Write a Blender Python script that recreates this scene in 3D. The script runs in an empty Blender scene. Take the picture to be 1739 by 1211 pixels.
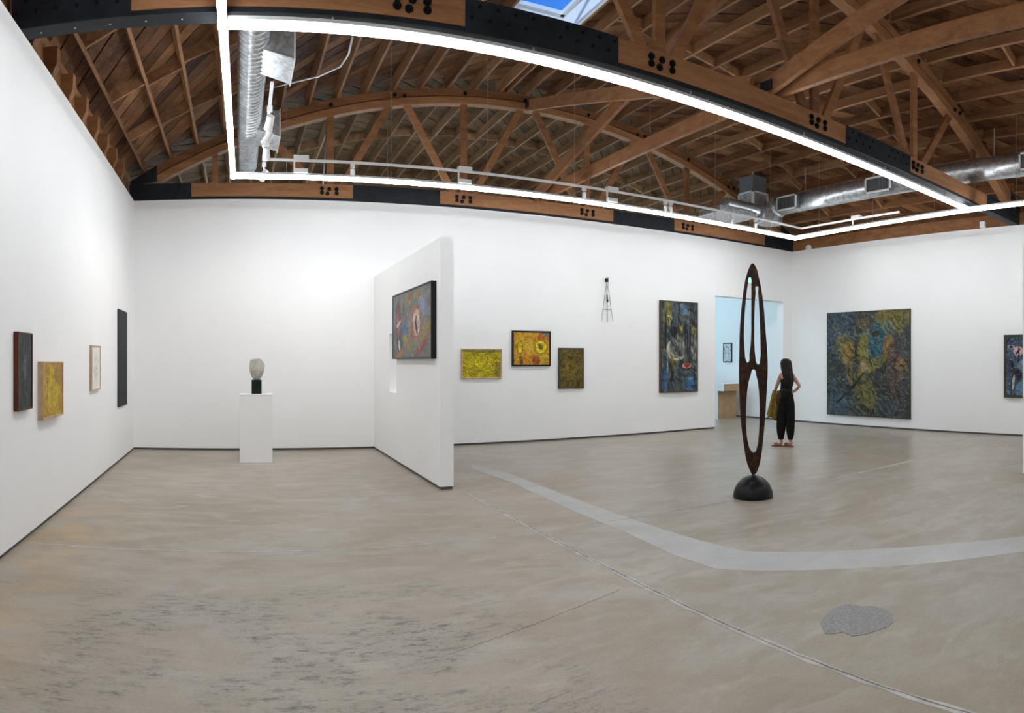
import bpy, bmesh, math, random
from mathutils import Vector, Matrix
random.seed(7)
PI = math.pi
sc = bpy.context.scene
C = sc.collection

# ------------------------------------------------------------------ camera, world, exposure
F_PX, X0, CY, EYE = 1133.25, 403.1, 613.0, 1.55      # cylinder radius in pixels, pixel of the +Y azimuth, horizon row, eye height
cam_d = bpy.data.cameras.new('camera'); cam = bpy.data.objects.new('camera', cam_d); C.objects.link(cam)
cam.location = (0, 0, EYE); cam.rotation_euler = (PI/2, 0, -(869.5-X0)/F_PX)
cam_d.type = 'PANO'
cyc = cam_d
cyc.panorama_type = 'CENTRAL_CYLINDRICAL'
cyc.central_cylindrical_range_u_min = -869.5/F_PX; cyc.central_cylindrical_range_u_max = 869.5/F_PX
cyc.central_cylindrical_range_v_min = -(1211-CY)/F_PX; cyc.central_cylindrical_range_v_max = CY/F_PX
cyc.central_cylindrical_radius = 1.0
cam_d.clip_start = 0.05
sc.camera = cam
world = bpy.data.worlds.new('sky'); sc.world = world; world.use_nodes = True
bg = world.node_tree.nodes['Background']
bg.inputs[0].default_value = (0.006, 0.13, 0.52, 1); bg.inputs[1].default_value = 1.0
sun_d = bpy.data.lights.new('sun', 'SUN'); sun_d.energy = 1.6; sun_d.color = (0.82, 0.93, 1.0); sun_d.angle = 0.01; sun = bpy.data.objects.new('sun', sun_d); C.objects.link(sun)
sun.rotation_euler = Vector((0.76, 0.60, -0.25)).to_track_quat('-Z', 'Y').to_euler()
sc.view_settings.view_transform = 'Standard'; sc.view_settings.look = 'None'
sc.view_settings.gamma = 1.0; sc.view_settings.use_curve_mapping = False
sc.view_settings.exposure = 0.74
sc.cycles.diffuse_bounces = 6; sc.cycles.max_bounces = 10
LED_POWER = 20.0
REAR_POWER = 25.0

# ------------------------------------------------------------------ photo measurements -> metres
def ray(px): t = (px-X0)/F_PX; return math.sin(t), math.cos(t)
def at_y(px, py, Y):
    s, c = ray(px); r = Y/c; return Vector((r*s, Y, EYE+(CY-py)/F_PX*r))
def at_x(px, py, X):
    s, c = ray(px); r = X/s; return Vector((X, r*c, EYE+(CY-py)/F_PX*r))
def at_z(px, py, Z=0.0):
    s, c = ray(px); r = (Z-EYE)*F_PX/(CY-py); return Vector((r*s, r*c, Z))
def at_r(px, py, r):
    s, c = ray(px); return Vector((r*s, r*c, EYE+(CY-py)/F_PX*r))

XL, XR, YB, H = -1.804, 12.69, 11.57, 4.357          # left wall, right wall, back wall, wall height
AX, AZ, AR = 5.46, -8.3756, 15.0                     # centre and radius of the roof's arc
def arc(phi, R): return AX+R*math.sin(phi), AZ+R*math.cos(phi)
def arcz(x, R=AR): return AZ+math.sqrt(R*R-(x-AX)**2)

# ------------------------------------------------------------------ node helpers
def mat(name):
    m = bpy.data.materials.new(name); m.use_nodes = True
    nt = m.node_tree; return m, nt, nt.nodes['Principled BSDF']
def nd(nt, t, **kw):
    n = nt.nodes.new(t)
    for k, v in kw.items():
        if k.startswith('i_'): n.inputs[int(k[2:])].default_value = v
        else: setattr(n, k, v)
    return n
def lk(nt, a, b): nt.links.new(a, b)
def math_n(nt, op, a, b=None, c=None, clamp=False):
    n = nt.nodes.new('ShaderNodeMath'); n.operation = op; n.use_clamp = clamp
    for i, v in enumerate((a, b, c)):
        if v is None: continue
        if isinstance(v, (int, float)): n.inputs[i].default_value = v
        else: nt.links.new(v, n.inputs[i])
    return n.outputs[0]
def mix_c(nt, fac, a, b, mode='MIX'):
    n = nt.nodes.new('ShaderNodeMix'); n.data_type = 'RGBA'; n.blend_type = mode
    for s, v in ((n.inputs[0], fac), (n.inputs[6], a), (n.inputs[7], b)):
        if isinstance(v, (int, float)): s.default_value = v
        elif isinstance(v, tuple): s.default_value = v if len(v) == 4 else (*v, 1)
        else: nt.links.new(v, s)
    return n.outputs[2]
def ramp(nt, fac, stops, interp='LINEAR'):
    n = nt.nodes.new('ShaderNodeValToRGB'); cr = n.color_ramp; cr.interpolation = interp
    while len(cr.elements) < len(stops): cr.elements.new(0.5)
    for e, (p, c) in zip(cr.elements, stops): e.position = p; e.color = c if len(c) == 4 else (*c, 1)
    nt.links.new(fac, n.inputs[0]); return n.outputs[0]
def noise(nt, vec, scale, detail=4, rough=0.55, dist=0.0):
    n = nt.nodes.new('ShaderNodeTexNoise'); n.inputs['Scale'].default_value = scale; n.inputs['Detail'].default_value = detail
    n.inputs['Roughness'].default_value = rough; n.inputs['Distortion'].default_value = dist
    if vec is not None: nt.links.new(vec, n.inputs['Vector'])
    return n.outputs[0]
def scaled(nt, vec, s, loc=(0, 0, 0)):
    n = nt.nodes.new('ShaderNodeMapping'); n.inputs['Scale'].default_value = s; n.inputs['Location'].default_value = loc
    nt.links.new(vec, n.inputs[0]); return n.outputs[0]
def coord(nt, which='Object'):
    n = nt.nodes.new('ShaderNodeTexCoord'); return n.outputs[which]
def bump(nt, b, h, strength=0.3, dist=0.01):
    n = nt.nodes.new('ShaderNodeBump'); n.inputs['Strength'].default_value = strength; n.inputs['Distance'].default_value = dist
    nt.links.new(h, n.inputs['Height']); nt.links.new(n.outputs[0], b.inputs['Normal'])
def plain(name, col, rough=0.5, metal=0.0, var=0.06, scale=8, bmp=0.0):
    m, nt, b = mat(name); o = coord(nt); n = noise(nt, o, scale)
    d = tuple(max(0, c*(1-var)) for c in col); u = tuple(min(1, c*(1+var)) for c in col)
    lk(nt, ramp(nt, n, [(0.3, d), (0.7, u)]), b.inputs['Base Color'])
    b.inputs['Roughness'].default_value = rough; b.inputs['Metallic'].default_value = metal
    if max(col) < 0.12: b.inputs['Specular IOR Level'].default_value = 0.18
    if bmp: bump(nt, b, n, bmp, 0.004)
    return m
def emit(name, col, power):
    m, nt, b = mat(name); b.inputs['Base Color'].default_value = (0.9, 0.9, 0.9, 1)
    b.inputs['Emission Color'].default_value = (*col, 1); b.inputs['Emission Strength'].default_value = power
    return m
def wood(name, dark, mid, light, rough=0.65, scale=(1, 1, 1), per_object=0.5, grain=1.0):
    m, nt, b = mat(name); o = coord(nt); oi = nd(nt, 'ShaderNodeObjectInfo')
    off = nd(nt, 'ShaderNodeVectorMath', operation='SCALE'); lk(nt, oi.outputs['Location'], off.inputs[0]); off.inputs[3].default_value = 0.37
    rnd = nd(nt, 'ShaderNodeCombineXYZ'); r37 = math_n(nt, 'MULTIPLY', oi.outputs['Random'], 37.0)
    lk(nt, r37, rnd.inputs[0]); lk(nt, r37, rnd.inputs[1]); lk(nt, r37, rnd.inputs[2])
    v = nd(nt, 'ShaderNodeVectorMath', operation='ADD'); lk(nt, o, v.inputs[0]); lk(nt, rnd.outputs[0], v.inputs[1])
    vv = scaled(nt, v.outputs[0], scale)
    n1 = noise(nt, vv, 2.2*grain, 5, 0.6, 0.6); n2 = noise(nt, vv, 14*grain, 4, 0.6, 1.0)
    f = math_n(nt, 'ADD', math_n(nt, 'MULTIPLY', n1, 0.6), math_n(nt, 'MULTIPLY', n2, 0.4))
    f = math_n(nt, 'ADD', f, math_n(nt, 'MULTIPLY', math_n(nt, 'SUBTRACT', oi.outputs['Random'], 0.5), per_object*0.5))
    lk(nt, ramp(nt, f, [(0.25, dark), (0.5, mid), (0.75, light)]), b.inputs['Base Color'])
    b.inputs['Roughness'].default_value = rough; b.inputs['Specular IOR Level'].default_value = 0.2; bump(nt, b, n2, 0.25, 0.004)
    return m

# ------------------------------------------------------------------ materials
M = {}
m, nt, b = mat('white_wall'); o = coord(nt)
n = noise(nt, o, 0.7, 3); lk(nt, ramp(nt, n, [(0.3, (0.86, 0.86, 0.86)), (0.7, (0.89, 0.89, 0.89))]), b.inputs['Base Color'])
b.inputs['Roughness'].default_value = 0.85; bump(nt, b, noise(nt, o, 160, 2), 0.05, 0.002); M['wall'] = m
M['white'] = plain('white_paint', (0.82, 0.82, 0.82), 0.6, 0, 0.015)
M['white_metal'] = plain('white_metal', (0.8, 0.8, 0.8), 0.35, 0, 0.02)
M['profile'] = plain('aluminium_profile', (0.62, 0.63, 0.64), 0.4, 0.3, 0.03)
M['base'] = plain('shadow_gap_grey', (0.10, 0.10, 0.10), 0.5, 0.2)
M['steel'] = plain('black_steel', (0.014, 0.017, 0.022), 0.55, 0.0, 0.35, 5, 0.2)
M['bolt'] = plain('bolt_steel', (0.012, 0.013, 0.015), 0.35, 0.5, 0.2, 30)
M['beam'] = wood('beam_wood', (0.125, 0.052, 0.021), (0.255, 0.113, 0.048), (0.38, 0.185, 0.085), 0.6, (0.6, 1.5, 4))
M['joist'] = wood('joist_wood', (0.10, 0.045, 0.021), (0.25, 0.12, 0.056), (0.42, 0.225, 0.11), 0.65, (4, 0.5, 4))
M['plank'] = wood('sheathing_wood', (0.040, 0.015, 0.006), (0.150, 0.064, 0.026), (0.29, 0.14, 0.060), 0.7, (1, 1, 1), 0.75)
M['plank_rear_dim'] = wood('rear_dim_sheathing_wood', (0.05, 0.022, 0.009), (0.14, 0.066, 0.028), (0.24, 0.125, 0.060), 0.75, (1, 1, 1), 0.4)  # sheathing copy; the rear bay's dim, cool light is put into its browns
M['roof'] = plain('roof_felt', (0.03, 0.022, 0.018), 0.9)
m, nt, b = mat('galvanised_steel'); o = coord(nt)
v = nd(nt, 'ShaderNodeTexVoronoi'); v.inputs['Scale'].default_value = 22; lk(nt, o, v.inputs['Vector'])
lk(nt, ramp(nt, v.outputs['Color'], [(0.2, (0.42, 0.45, 0.48)), (0.8, (0.66, 0.69, 0.72))]), b.inputs['Base Color'])
b.inputs['Metallic'].default_value = 0.85; b.inputs['Roughness'].default_value = 0.34; M['galv'] = m
M['grille'] = plain('grille_grey', (0.16, 0.165, 0.18), 0.5, 0.3)
M['cable'] = plain('grey_wire', (0.35, 0.33, 0.31), 0.5, 0.4)
M['conduit'] = plain('conduit_grey', (0.5, 0.5, 0.5), 0.4, 0.6)
M['led'] = emit('led_diffuser', (0.93, 0.97, 1.0), LED_POWER)
M['rear_fill'] = emit('rear_fill_glow', (0.55, 0.82, 1.0), REAR_POWER)
M['blue_white'] = plain('skylight_shaft_white', (0.78, 0.80, 0.80), 0.6, 0, 0.04, 3)
m, nt, b = mat('skylight_glass'); nt.nodes.remove(b)
t = nd(nt, 'ShaderNodeBsdfTransparent'); t.inputs[0].default_value = (0.92, 0.97, 1, 1); g = nd(nt, 'ShaderNodeBsdfGlossy'); g.inputs['Roughness'].default_value = 0.05
mx = nd(nt, 'ShaderNodeMixShader'); mx.inputs[0].default_value = 0.06
lk(nt, t.outputs[0], mx.inputs[1]); lk(nt, g.outputs[0], mx.inputs[2]); lk(nt, mx.outputs[0], nt.nodes['Material Output'].inputs[0]); M['glass'] = m

# concrete floor
m, nt, b = mat('polished_concrete'); o = coord(nt); sep = nd(nt, 'ShaderNodeSeparateXYZ'); lk(nt, o, sep.inputs[0])
sx, sy = sep.outputs[0], sep.outputs[1]
def band(v, lo, hi, soft):      # 1 between lo and hi, soft edges
    a = nd(nt, 'ShaderNodeMapRange'); a.interpolation_type = 'SMOOTHSTEP'; a.inputs[1].default_value = lo-soft; a.inputs[2].default_value = lo+soft; lk(nt, v, a.inputs[0])
    c = nd(nt, 'ShaderNodeMapRange'); c.interpolation_type = 'SMOOTHSTEP'; c.inputs[1].default_value = hi+soft; c.inputs[2].default_value = hi-soft; lk(nt, v, c.inputs[0])
    return math_n(nt, 'MULTIPLY', a.outputs[0], c.outputs[0])
big = noise(nt, scaled(nt, o, (0.55, 0.9, 1)), 0.9, 6, 0.62, 0.6)
mid = noise(nt, scaled(nt, o, (1, 1.6, 1)), 2.2, 7, 0.68, 0.35)
fine = noise(nt, o, 55, 4, 0.7)
col = ramp(nt, big, [(0.30, (0.275, 0.228, 0.170)), (0.45, (0.36, 0.313, 0.250)), (0.58, (0.385, 0.352, 0.305)), (0.72, (0.47, 0.425, 0.355))])
col = mix_c(nt, math_n(nt, 'MULTIPLY', ramp(nt, mid, [(0.44, (0, 0, 0)), (0.58, (1, 1, 1))]), 0.6), col, (0.315, 0.262, 0.195))
col = mix_c(nt, math_n(nt, 'MULTIPLY', ramp(nt, noise(nt, scaled(nt, o, (1, 2.5, 1), (7, 3, 0)), 1.7, 6, 0.6, 0.8), [(0.52, (0, 0, 0)), (0.68, (1, 1, 1))]), 0.45), col, (0.50, 0.46, 0.40))
# warm stain against the white wall, rust stain beside the joint
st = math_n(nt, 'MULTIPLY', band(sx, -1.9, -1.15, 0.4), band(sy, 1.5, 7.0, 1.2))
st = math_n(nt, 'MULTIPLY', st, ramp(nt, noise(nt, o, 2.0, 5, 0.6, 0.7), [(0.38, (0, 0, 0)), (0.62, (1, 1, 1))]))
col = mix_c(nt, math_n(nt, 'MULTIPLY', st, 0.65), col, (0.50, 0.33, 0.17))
st2 = math_n(nt, 'MULTIPLY', band(sx, 1.25, 2.25, 0.5), band(sy, 1.4, 4.0, 0.6))
st2 = math_n(nt, 'MULTIPLY', st2, ramp(nt, noise(nt, scaled(nt, o, (1, 1, 1), (2, 9, 0)), 1.6, 5, 0.6, 0.5), [(0.45, (0, 0, 0)), (0.62, (1, 1, 1))]))
col = mix_c(nt, math_n(nt, 'MULTIPLY', st2, 0.6), col, (0.32, 0.225, 0.165))
# pinkish worn zone with dark scrapes in front
worn = math_n(nt, 'MULTIPLY', band(sx, -1.0, 1.9, 0.5), band(sy, 1.2, 4.9, 0.5))
col = mix_c(nt, math_n(nt, 'MULTIPLY', worn, 0.35), col, (0.42, 0.375, 0.325))
zone = math_n(nt, 'MULTIPLY', math_n(nt, 'MULTIPLY', band(sx, -1.05, 1.65, 0.35), band(sy, 1.9, 4.5, 0.35)),
              ramp(nt, noise(nt, scaled(nt, o, (1.2, 1.3, 1), (1.3, 0.4, 0)), 1.5, 5, 0.65), [(0.42, (0, 0, 0)), (0.56, (1, 1, 1))]))
scr = ramp(nt, noise(nt, scaled(nt, o, (5, 17, 1)), 1.3, 11, 0.88, 0.15), [(0.515, (0, 0, 0)), (0.56, (1, 1, 1))])
scr = math_n(nt, 'MULTIPLY', scr, zone)
col = mix_c(nt, math_n(nt, 'MULTIPLY', zone, 0.15), col, (0.27, 0.25, 0.225))
col = mix_c(nt, math_n(nt, 'MULTIPLY', scr, 0.92), col, (0.12, 0.112, 0.10))
pits = math_n(nt, 'MULTIPLY', ramp(nt, noise(nt, scaled(nt, o, (1, 1.6, 1)), 26, 4, 0.7), [(0.60, (0, 0, 0)), (0.66, (1, 1, 1))]), zone)
col = mix_c(nt, math_n(nt, 'MULTIPLY', pits, 0.5), col, (0.10, 0.09, 0.08))
col = mix_c(nt, 0.22, col, ramp(nt, fine, [(0.3, (0.2, 0.19, 0.18)), (0.7, (0.62, 0.60, 0.57))]), 'OVERLAY')
lk(nt, col, b.inputs['Base Color'])
polish = nd(nt, 'ShaderNodeMapRange'); polish.inputs[1].default_value = 2.5; polish.inputs[2].default_value = 6.0; polish.inputs[3].default_value = 0.52; polish.inputs[4].default_value = 0.30
lk(nt, math_n(nt, 'ADD', math_n(nt, 'MULTIPLY', sx, 0.35), math_n(nt, 'MULTIPLY', sy, 0.5)), polish.inputs[0])
lk(nt, math_n(nt, 'ADD', polish.outputs[0], math_n(nt, 'MULTIPLY', math_n(nt, 'SUBTRACT', mid, 0.5), 0.10)), b.inputs['Roughness'])
bump(nt, b, math_n(nt, 'ADD', fine, math_n(nt, 'MULTIPLY', mid, 1.5)), 0.06, 0.004); M['floor'] = m
m, nt, b = mat('grey_repair_concrete'); o = coord(nt)
n = noise(nt, scaled(nt, o, (1, 1.6, 1)), 1.6, 6, 0.65, 0.5)
c1 = ramp(nt, n, [(0.3, (0.385, 0.38, 0.365)), (0.7, (0.49, 0.49, 0.475))])
c1 = mix_c(nt, 0.2, c1, ramp(nt, noise(nt, o, 70, 3), [(0.3, (0.2, 0.2, 0.2)), (0.7, (0.6, 0.6, 0.6))]), 'OVERLAY')
lk(nt, c1, b.inputs['Base Color']); b.inputs['Roughness'].default_value = 0.42; M['patch'] = m
m, nt, b = mat('rough_cement_filler'); o = coord(nt); n = noise(nt, o, 60, 4, 0.7)
lk(nt, ramp(nt, n, [(0.35, (0.20, 0.20, 0.195)), (0.65, (0.36, 0.36, 0.35))]), b.inputs['Base Color']); b.inputs['Roughness'].default_value = 0.8
bump(nt, b, n, 0.5, 0.004); M['filler'] = m
M['joint'] = plain('joint_filler', (0.16, 0.15, 0.135), 0.8, 0, 0.6, 9)
M['joint_light'] = plain('pale_joint_filler', (0.46, 0.44, 0.41), 0.7, 0, 0.25, 9)

# ------------------------------------------------------------------ mesh builder
WM = {}                     # object name -> world matrix of its frame
def wm(o): return WM.get(o.name, Matrix()) if o else Matrix()
class MB:
    def __init__(s): s.v = []; s.f = []; s.uv = None
    def add(s, vs, fs):
        k = len(s.v); s.v += [Vector(p) for p in vs]; s.f += [tuple(i+k for i in f) for f in fs]; return s
    def box(s, lo, hi):
        x0, y0, z0 = lo; x1, y1, z1 = hi
        return s.add([(x0,y0,z0),(x1,y0,z0),(x1,y1,z0),(x0,y1,z0),(x0,y0,z1),(x1,y0,z1),(x1,y1,z1),(x0,y1,z1)],
                     [(3,2,1,0),(4,5,6,7),(0,1,5,4),(1,2,6,5),(2,3,7,6),(3,0,4,7)])
    def bar(s, p, q, w, h, up=(0, 0, 1)):
        p, q = Vector(p), Vector(q); d = (q-p).normalized(); a = d.cross(Vector(up))
        if a.length < 1e-4: a = d.cross(Vector((0, 1, 0)))
        a.normalize(); u = a.cross(d).normalized(); a = a*(w/2); u = u*(h/2)
        return s.add([p-a-u, p+a-u, p+a+u, p-a+u, q-a-u, q+a-u, q+a+u, q-a+u],
                     [(0,1,2,3),(7,6,5,4),(4,5,1,0),(5,6,2,1),(6,7,3,2),(7,4,0,3)])
    def tube(s, pts, rad, n=8, cap=True):
        pts = [Vector(p) for p in pts]; rads = rad if isinstance(rad, (list, tuple)) else [rad]*len(pts)
        k = len(s.v); ref = None
        for i, p in enumerate(pts):
            d = (pts[min(i+1, len(pts)-1)]-pts[max(i-1, 0)]).normalized()
            if ref is None: ref = d.cross(Vector((0, 0, 1))); ref = ref if ref.length > 1e-3 else d.cross(Vector((1, 0, 0)))
            a = (ref-d*ref.dot(d)).normalized(); ref = a; u = d.cross(a)
            for j in range(n):
                t = 2*PI*j/n; s.v.append(p+(a*math.cos(t)+u*math.sin(t))*rads[i])
        for i in range(len(pts)-1):
            for j in range(n):
                a, b_ = k+i*n+j, k+i*n+(j+1) % n; s.f.append((a, b_, b_+n, a+n))
        if cap: s.f.append(tuple(k+j for j in range(n))[::-1]); s.f.append(tuple(k+(len(pts)-1)*n+j for j in range(n)))
        return s
    def loft(s, rings, n=16):          # rings: (centre, rx, ry[, turn])
        k = len(s.v)
        for rg in rings:
            c, rx, ry = Vector(rg[0]), rg[1], rg[2]; tw = rg[3] if len(rg) > 3 else 0
            for j in range(n):
                t = 2*PI*j/n; x, y = rx*math.cos(t), ry*math.sin(t)
                s.v.append(c+Vector((x*math.cos(tw)-y*math.sin(tw), x*math.sin(tw)+y*math.cos(tw), 0)))
        for i in range(len(rings)-1):
            for j in range(n):
                a, b_ = k+i*n+j, k+i*n+(j+1) % n; s.f.append((a, b_, b_+n, a+n))
        s.f.append(tuple(k+j for j in range(n))[::-1]); s.f.append(tuple(k+(len(rings)-1)*n+j for j in range(n)))
        return s
    def mesh(s, name, inv=None):
        me = bpy.data.meshes.new(name); me.from_pydata([(inv @ v) if inv else v for v in s.v], [], s.f); me.update(); return me
    def build(s, name, material, parent=None, smooth=False, local=False, bevel=0.0, fix=True):
        inv = None if local else wm(parent).inverted()
        me = s.mesh(name, inv)
        bm = bmesh.new(); bm.from_mesh(me)
        if fix: bmesh.ops.recalc_face_normals(bm, faces=bm.faces)
        bm.to_mesh(me); bm.free()
        if smooth:
            for p in me.polygons: p.use_smooth = True
        me.materials.append(material if not isinstance(material, str) else M[material])
        o = bpy.data.objects.new(name, me); C.objects.link(o)
        if parent: o.parent = parent; WM[o.name] = wm(parent)
        if bevel:
            md = o.modifiers.new('bevel', 'BEVEL'); md.width = bevel; md.segments = 2; md.limit_method = 'ANGLE'
        return o
def tag(o, label=None, cat=None, group=None, kind=None):
    for k, v in (('label', label), ('category', cat), ('group', group), ('kind', kind)):
        if v: o[k] = v
    return o
def thing(name, label, cat, loc=(0, 0, 0), rz=0.0, group=None, kind=None):
    o = bpy.data.objects.new(name, None); C.objects.link(o); o.location = loc; o.rotation_euler = (0, 0, rz); o.empty_display_size = 0.1
    WM[o.name] = Matrix.Translation(loc) @ Matrix.Rotation(rz, 4, 'Z')
    return tag(o, label, cat, group, kind)
def inst(name, me, parent, loc, rot=(0, 0, 0)):      # shared mesh; loc in the parent's frame
    o = bpy.data.objects.new(name, me); C.objects.link(o); o.location = loc; o.rotation_euler = rot; o.parent = parent; return o
def struct(name, mb, material, parent=None, label=None, **kw):
    o = mb.build(name, material, parent, **kw); o['kind'] = 'structure'
    if label: o['label'] = label
    return o

# ------------------------------------------------------------------ floor and walls
Y0, Y1 = -6.6, 18.0
floor = struct('floor', MB().box((XL-0.4, Y0, -0.12), (XR+0.4, Y1, 0)), 'floor')
GAP = 0.035
def wall(name, lo, hi):
    return struct(name, MB().box(lo, hi), 'wall')
wall('wall_left', (XL-0.16, Y0, GAP), (XL, Y1, H))
wall('wall_right', (XR, Y0, GAP), (XR+0.16, Y1, H))
wall('wall_front', (XL-0.3, Y0-0.2, 0), (XR+0.3, Y0, 7.2))
wall('wall_rear', (XL-0.3, Y1, 0), (XR+0.3, Y1+0.2, H))
struct('trim_4', MB().box((XL-0.3, Y1, H), (XR+0.3, Y1+0.2, 7.2)), 'plank_rear_dim', label='boarded gable far behind the trusses')
OX0, OX1, OZ = at_y(1214.5, 600, YB).x, at_y(1330, 600, YB).x, 3.05
wb = MB().box((XL, YB, GAP), (OX0, YB+0.2, H)).box((OX1, YB, GAP), (XR, YB+0.2, H)).box((OX0, YB, OZ), (OX1, YB+0.2, H))
struct('wall_back', wb, 'wall')
struct('baseboard_left', MB().box((XL-0.1, Y0, 0), (XL-0.012, Y1, GAP)), 'base')
struct('baseboard_right', MB().box((XR+0.012, Y0, 0), (XR+0.1, Y1, GAP)), 'base')
struct('baseboard_back', MB().box((XL, YB+0.012, 0), (OX0-0.01, YB+0.18, GAP)).box((OX1+0.01, YB+0.012, 0), (XR, YB+0.18, GAP)), 'base')
# free-standing partitions, with a pass-through opening in the first
PX0, PX1, PY0, PZ = 2.40, 2.57, 7.65, 3.04
ny0, ny1, nz0, nz1 = 9.88, 10.36, 1.06, 1.98
pw = MB().box((PX0, PY0, GAP), (PX1, ny0, PZ)).box((PX0, ny1, GAP), (PX1, YB, PZ)).box((PX0, ny0, GAP), (PX1, ny1, nz0)).box((PX0, ny0, nz1), (PX1, ny1, PZ))
struct('wall_partition', pw, 'wall', label='white free-standing partition with a small pass-through opening')
struct('baseboard_partition', MB().box((PX0+0.012, PY0+0.012, 0), (PX1-0.012, YB, GAP)), 'base')
e = at_z(1737, 808)
struct('wall_partition_near', MB().box((e.x, e.y-0.17, GAP), (XR, e.y, 3.12)), 'wall', label='edge of a second white partition at the picture border')
struct('baseboard_partition_near', MB().box((e.x+0.012, e.y-0.158, 0), (XR, e.y-0.012, GAP)), 'base')

# floor repairs and joints, children of the floor
def slab(name, pts, z, material, mbx=None):
    mb = mbx or MB(); k = len(mb.v); n = len(pts)
    mb.v += [Vector((p[0], p[1], -0.01)) for p in pts]+[Vector((p[0], p[1], z)) for p in pts]
    mb.f.append(tuple(k+n+i for i in range(n))); mb.f += [(k+i, k+(i+1) % n, k+n+(i+1) % n, k+n+i) for i in range(n)]
    if mbx is None: return mb.build(name, material, floor)
def joint(name, p, q, w, z, material, wob=0.006, n=60):
    p, q = Vector((*p, 0)), Vector((*q, 0)); d = (q-p).normalized(); s = Vector((-d.y, d.x, 0)); L, R_ = [], []
    for i in range(n+1):
        c = p.lerp(q, i/n)+s*random.uniform(-wob, wob); ww = w*random.uniform(0.5, 1.2)
        L.append(c+s*ww/2); R_.append(c-s*ww/2)
    return slab(name, L+R_[::-1], z, material)
up = [(800, 787), (870, 806), (1000, 856), (1080, 884), (1160, 910), (1215, 925), (1262, 936), (1320, 938), (1400, 937), (1480, 933), (1739, 911)]
lo = [(1739, 937), (1560, 959), (1400, 968), (1300, 970), (1218, 967), (1150, 945), (1060, 903), (960, 862), (870, 820), (800, 795)]
slab('repair_strip', [at_z(*p) for p in up+lo], 0.0015, 'patch')
joint('expansion_joint', (2.66, 7.6), (2.60, 0.9), 0.055, 0.002, 'joint_light')
joint('joint_groove', (2.665, 7.6), (2.605, 0.9), 0.007, 0.003, 'joint', 0.004)
joint('control_joint', (XL+0.02, 5.42), (2.6, 5.42), 0.022, 0.0018, 'joint_light')
joint('control_joint', (5.7, 5.5), (XR-0.3, 5.55), 0.05, 0.0018, 'joint_light', 0.004)
joint('control_joint', (3.1, 5.47), (5.1, 5.48), 0.02, 0.0026, 'joint_light')
joint('crack_line', (1.1, 3.35), (2.45, 3.8), 0.005, 0.001, 'joint', 0.006)
blob = [(1393, 1058), (1400, 1048), (1412, 1036), (1428, 1029), (1445, 1026), (1462, 1030), (1480, 1030), (1500, 1034), (1515, 1044), (1518, 1056), (1507, 1066), (1490, 1072), (1470, 1078), (1448, 1081), (1432, 1074), (1415, 1077), (1402, 1077), (1396, 1068)]
slab('cement_patch', [at_z(*p) for p in blob], 0.003, 'filler')

# ------------------------------------------------------------------ roof
SK = (3.80, 4.93, 7.0, 9.25)                          # skylight opening x0, x1, y0, y1
s_of = lambda x: AR*math.asin((x-AX)/AR)
SMIN, SMAX = -7.85, 7.85
ks0, ks1 = s_of(SK[0]), s_of(SK[1])
YT1, YT2 = 5.46, 11.66                                # centre lines of the two trusses
bays = [(Y0, YT1), (YT1, YT2), (YT2, Y1)]
def arc_slab(mb, s0, s1, y0, y1, r0, r1):
    n = max(1, int((s1-s0)/0.7)); k = len(mb.v)
    for i in range(n+1):
        ph = (s0+(s1-s0)*i/n)/AR
        for r in (r0, r1):
            x, z = arc(ph, r); mb.v += [Vector((x, y0, z)), Vector((x, y1, z))]
    for i in range(n):
        a = k+4*i; b_ = a+4
        mb.f += [(a, b_, b_+1, a+1), (a+2, a+3, b_+3, b_+2), (a, a+2, b_+2, b_), (a+1, b_+1, b_+3, a+3)]
    mb.f += [(k, k+1, k+3, k+2), (k+4*n, k+4*n+2, k+4*n+3, k+4*n+1)]
shell = MB()
for (a, b_, c, d) in ((SMIN, SMAX, Y0, SK[2]), (SMIN, ks0, SK[2], SK[3]), (ks1, SMAX, SK[2], SK[3]), (SMIN, SMAX, SK[3], Y1)):
    arc_slab(shell, a, b_, c, d, AR+0.235, AR+0.26)
ceiling = struct('ceiling', shell, 'roof', label='arched timber roof of joists and diagonal sheathing boards')
# sheathing boards, each an object
def board_strip(c0, w, s0, s1, y0, y1, sign, r0, r1):
    # band between y = c0 + sign*s and y = c0 + w + sign*s, clipped to the rectangle
    br = {s0, s1}
    for yy in (y0, y1):
        for cc in (c0, c0+w):
            v = (yy-cc)*sign
            if s0 < v < s1: br.add(v)
    lo_, hi_ = [], []
    br = sorted(br); cols = []
    for a, b_ in zip(br, br[1:]):
        n = max(1, int((b_-a)/0.9+0.99)); cols += [a+(b_-a)*i/n for i in range(n)]
    cols.append(br[-1])
    out = []
    for s in cols:
        a, b_ = max(y0, c0+sign*s), min(y1, c0+w+sign*s)
        if b_-a >= -1e-6: out.append((s, a, max(a, b_)))
    if len(out) < 2 or max(b_-a for _, a, b_ in out) < 0.03: return None
    mb = MB()
    for s, a, b_ in out:
        for r in (r0, r1):
            x, z = arc(s/AR, r); mb.v += [Vector((x, a, z)), Vector((x, b_, z))]
    n = len(out)-1
    for i in range(n):
        a = 4*i; b_ = a+4
        mb.f += [(a, b_, b_+1, a+1), (a+2, a+3, b_+3, b_+2), (a, a+2, b_+2, b_), (a+1, b_+1, b_+3, a+3)]
    mb.f += [(0, 1, 3, 2), (4*n, 4*n+2, 4*n+3, 4*n+1)]
    return mb
PW, PG = 0.30, 0.022
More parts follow.
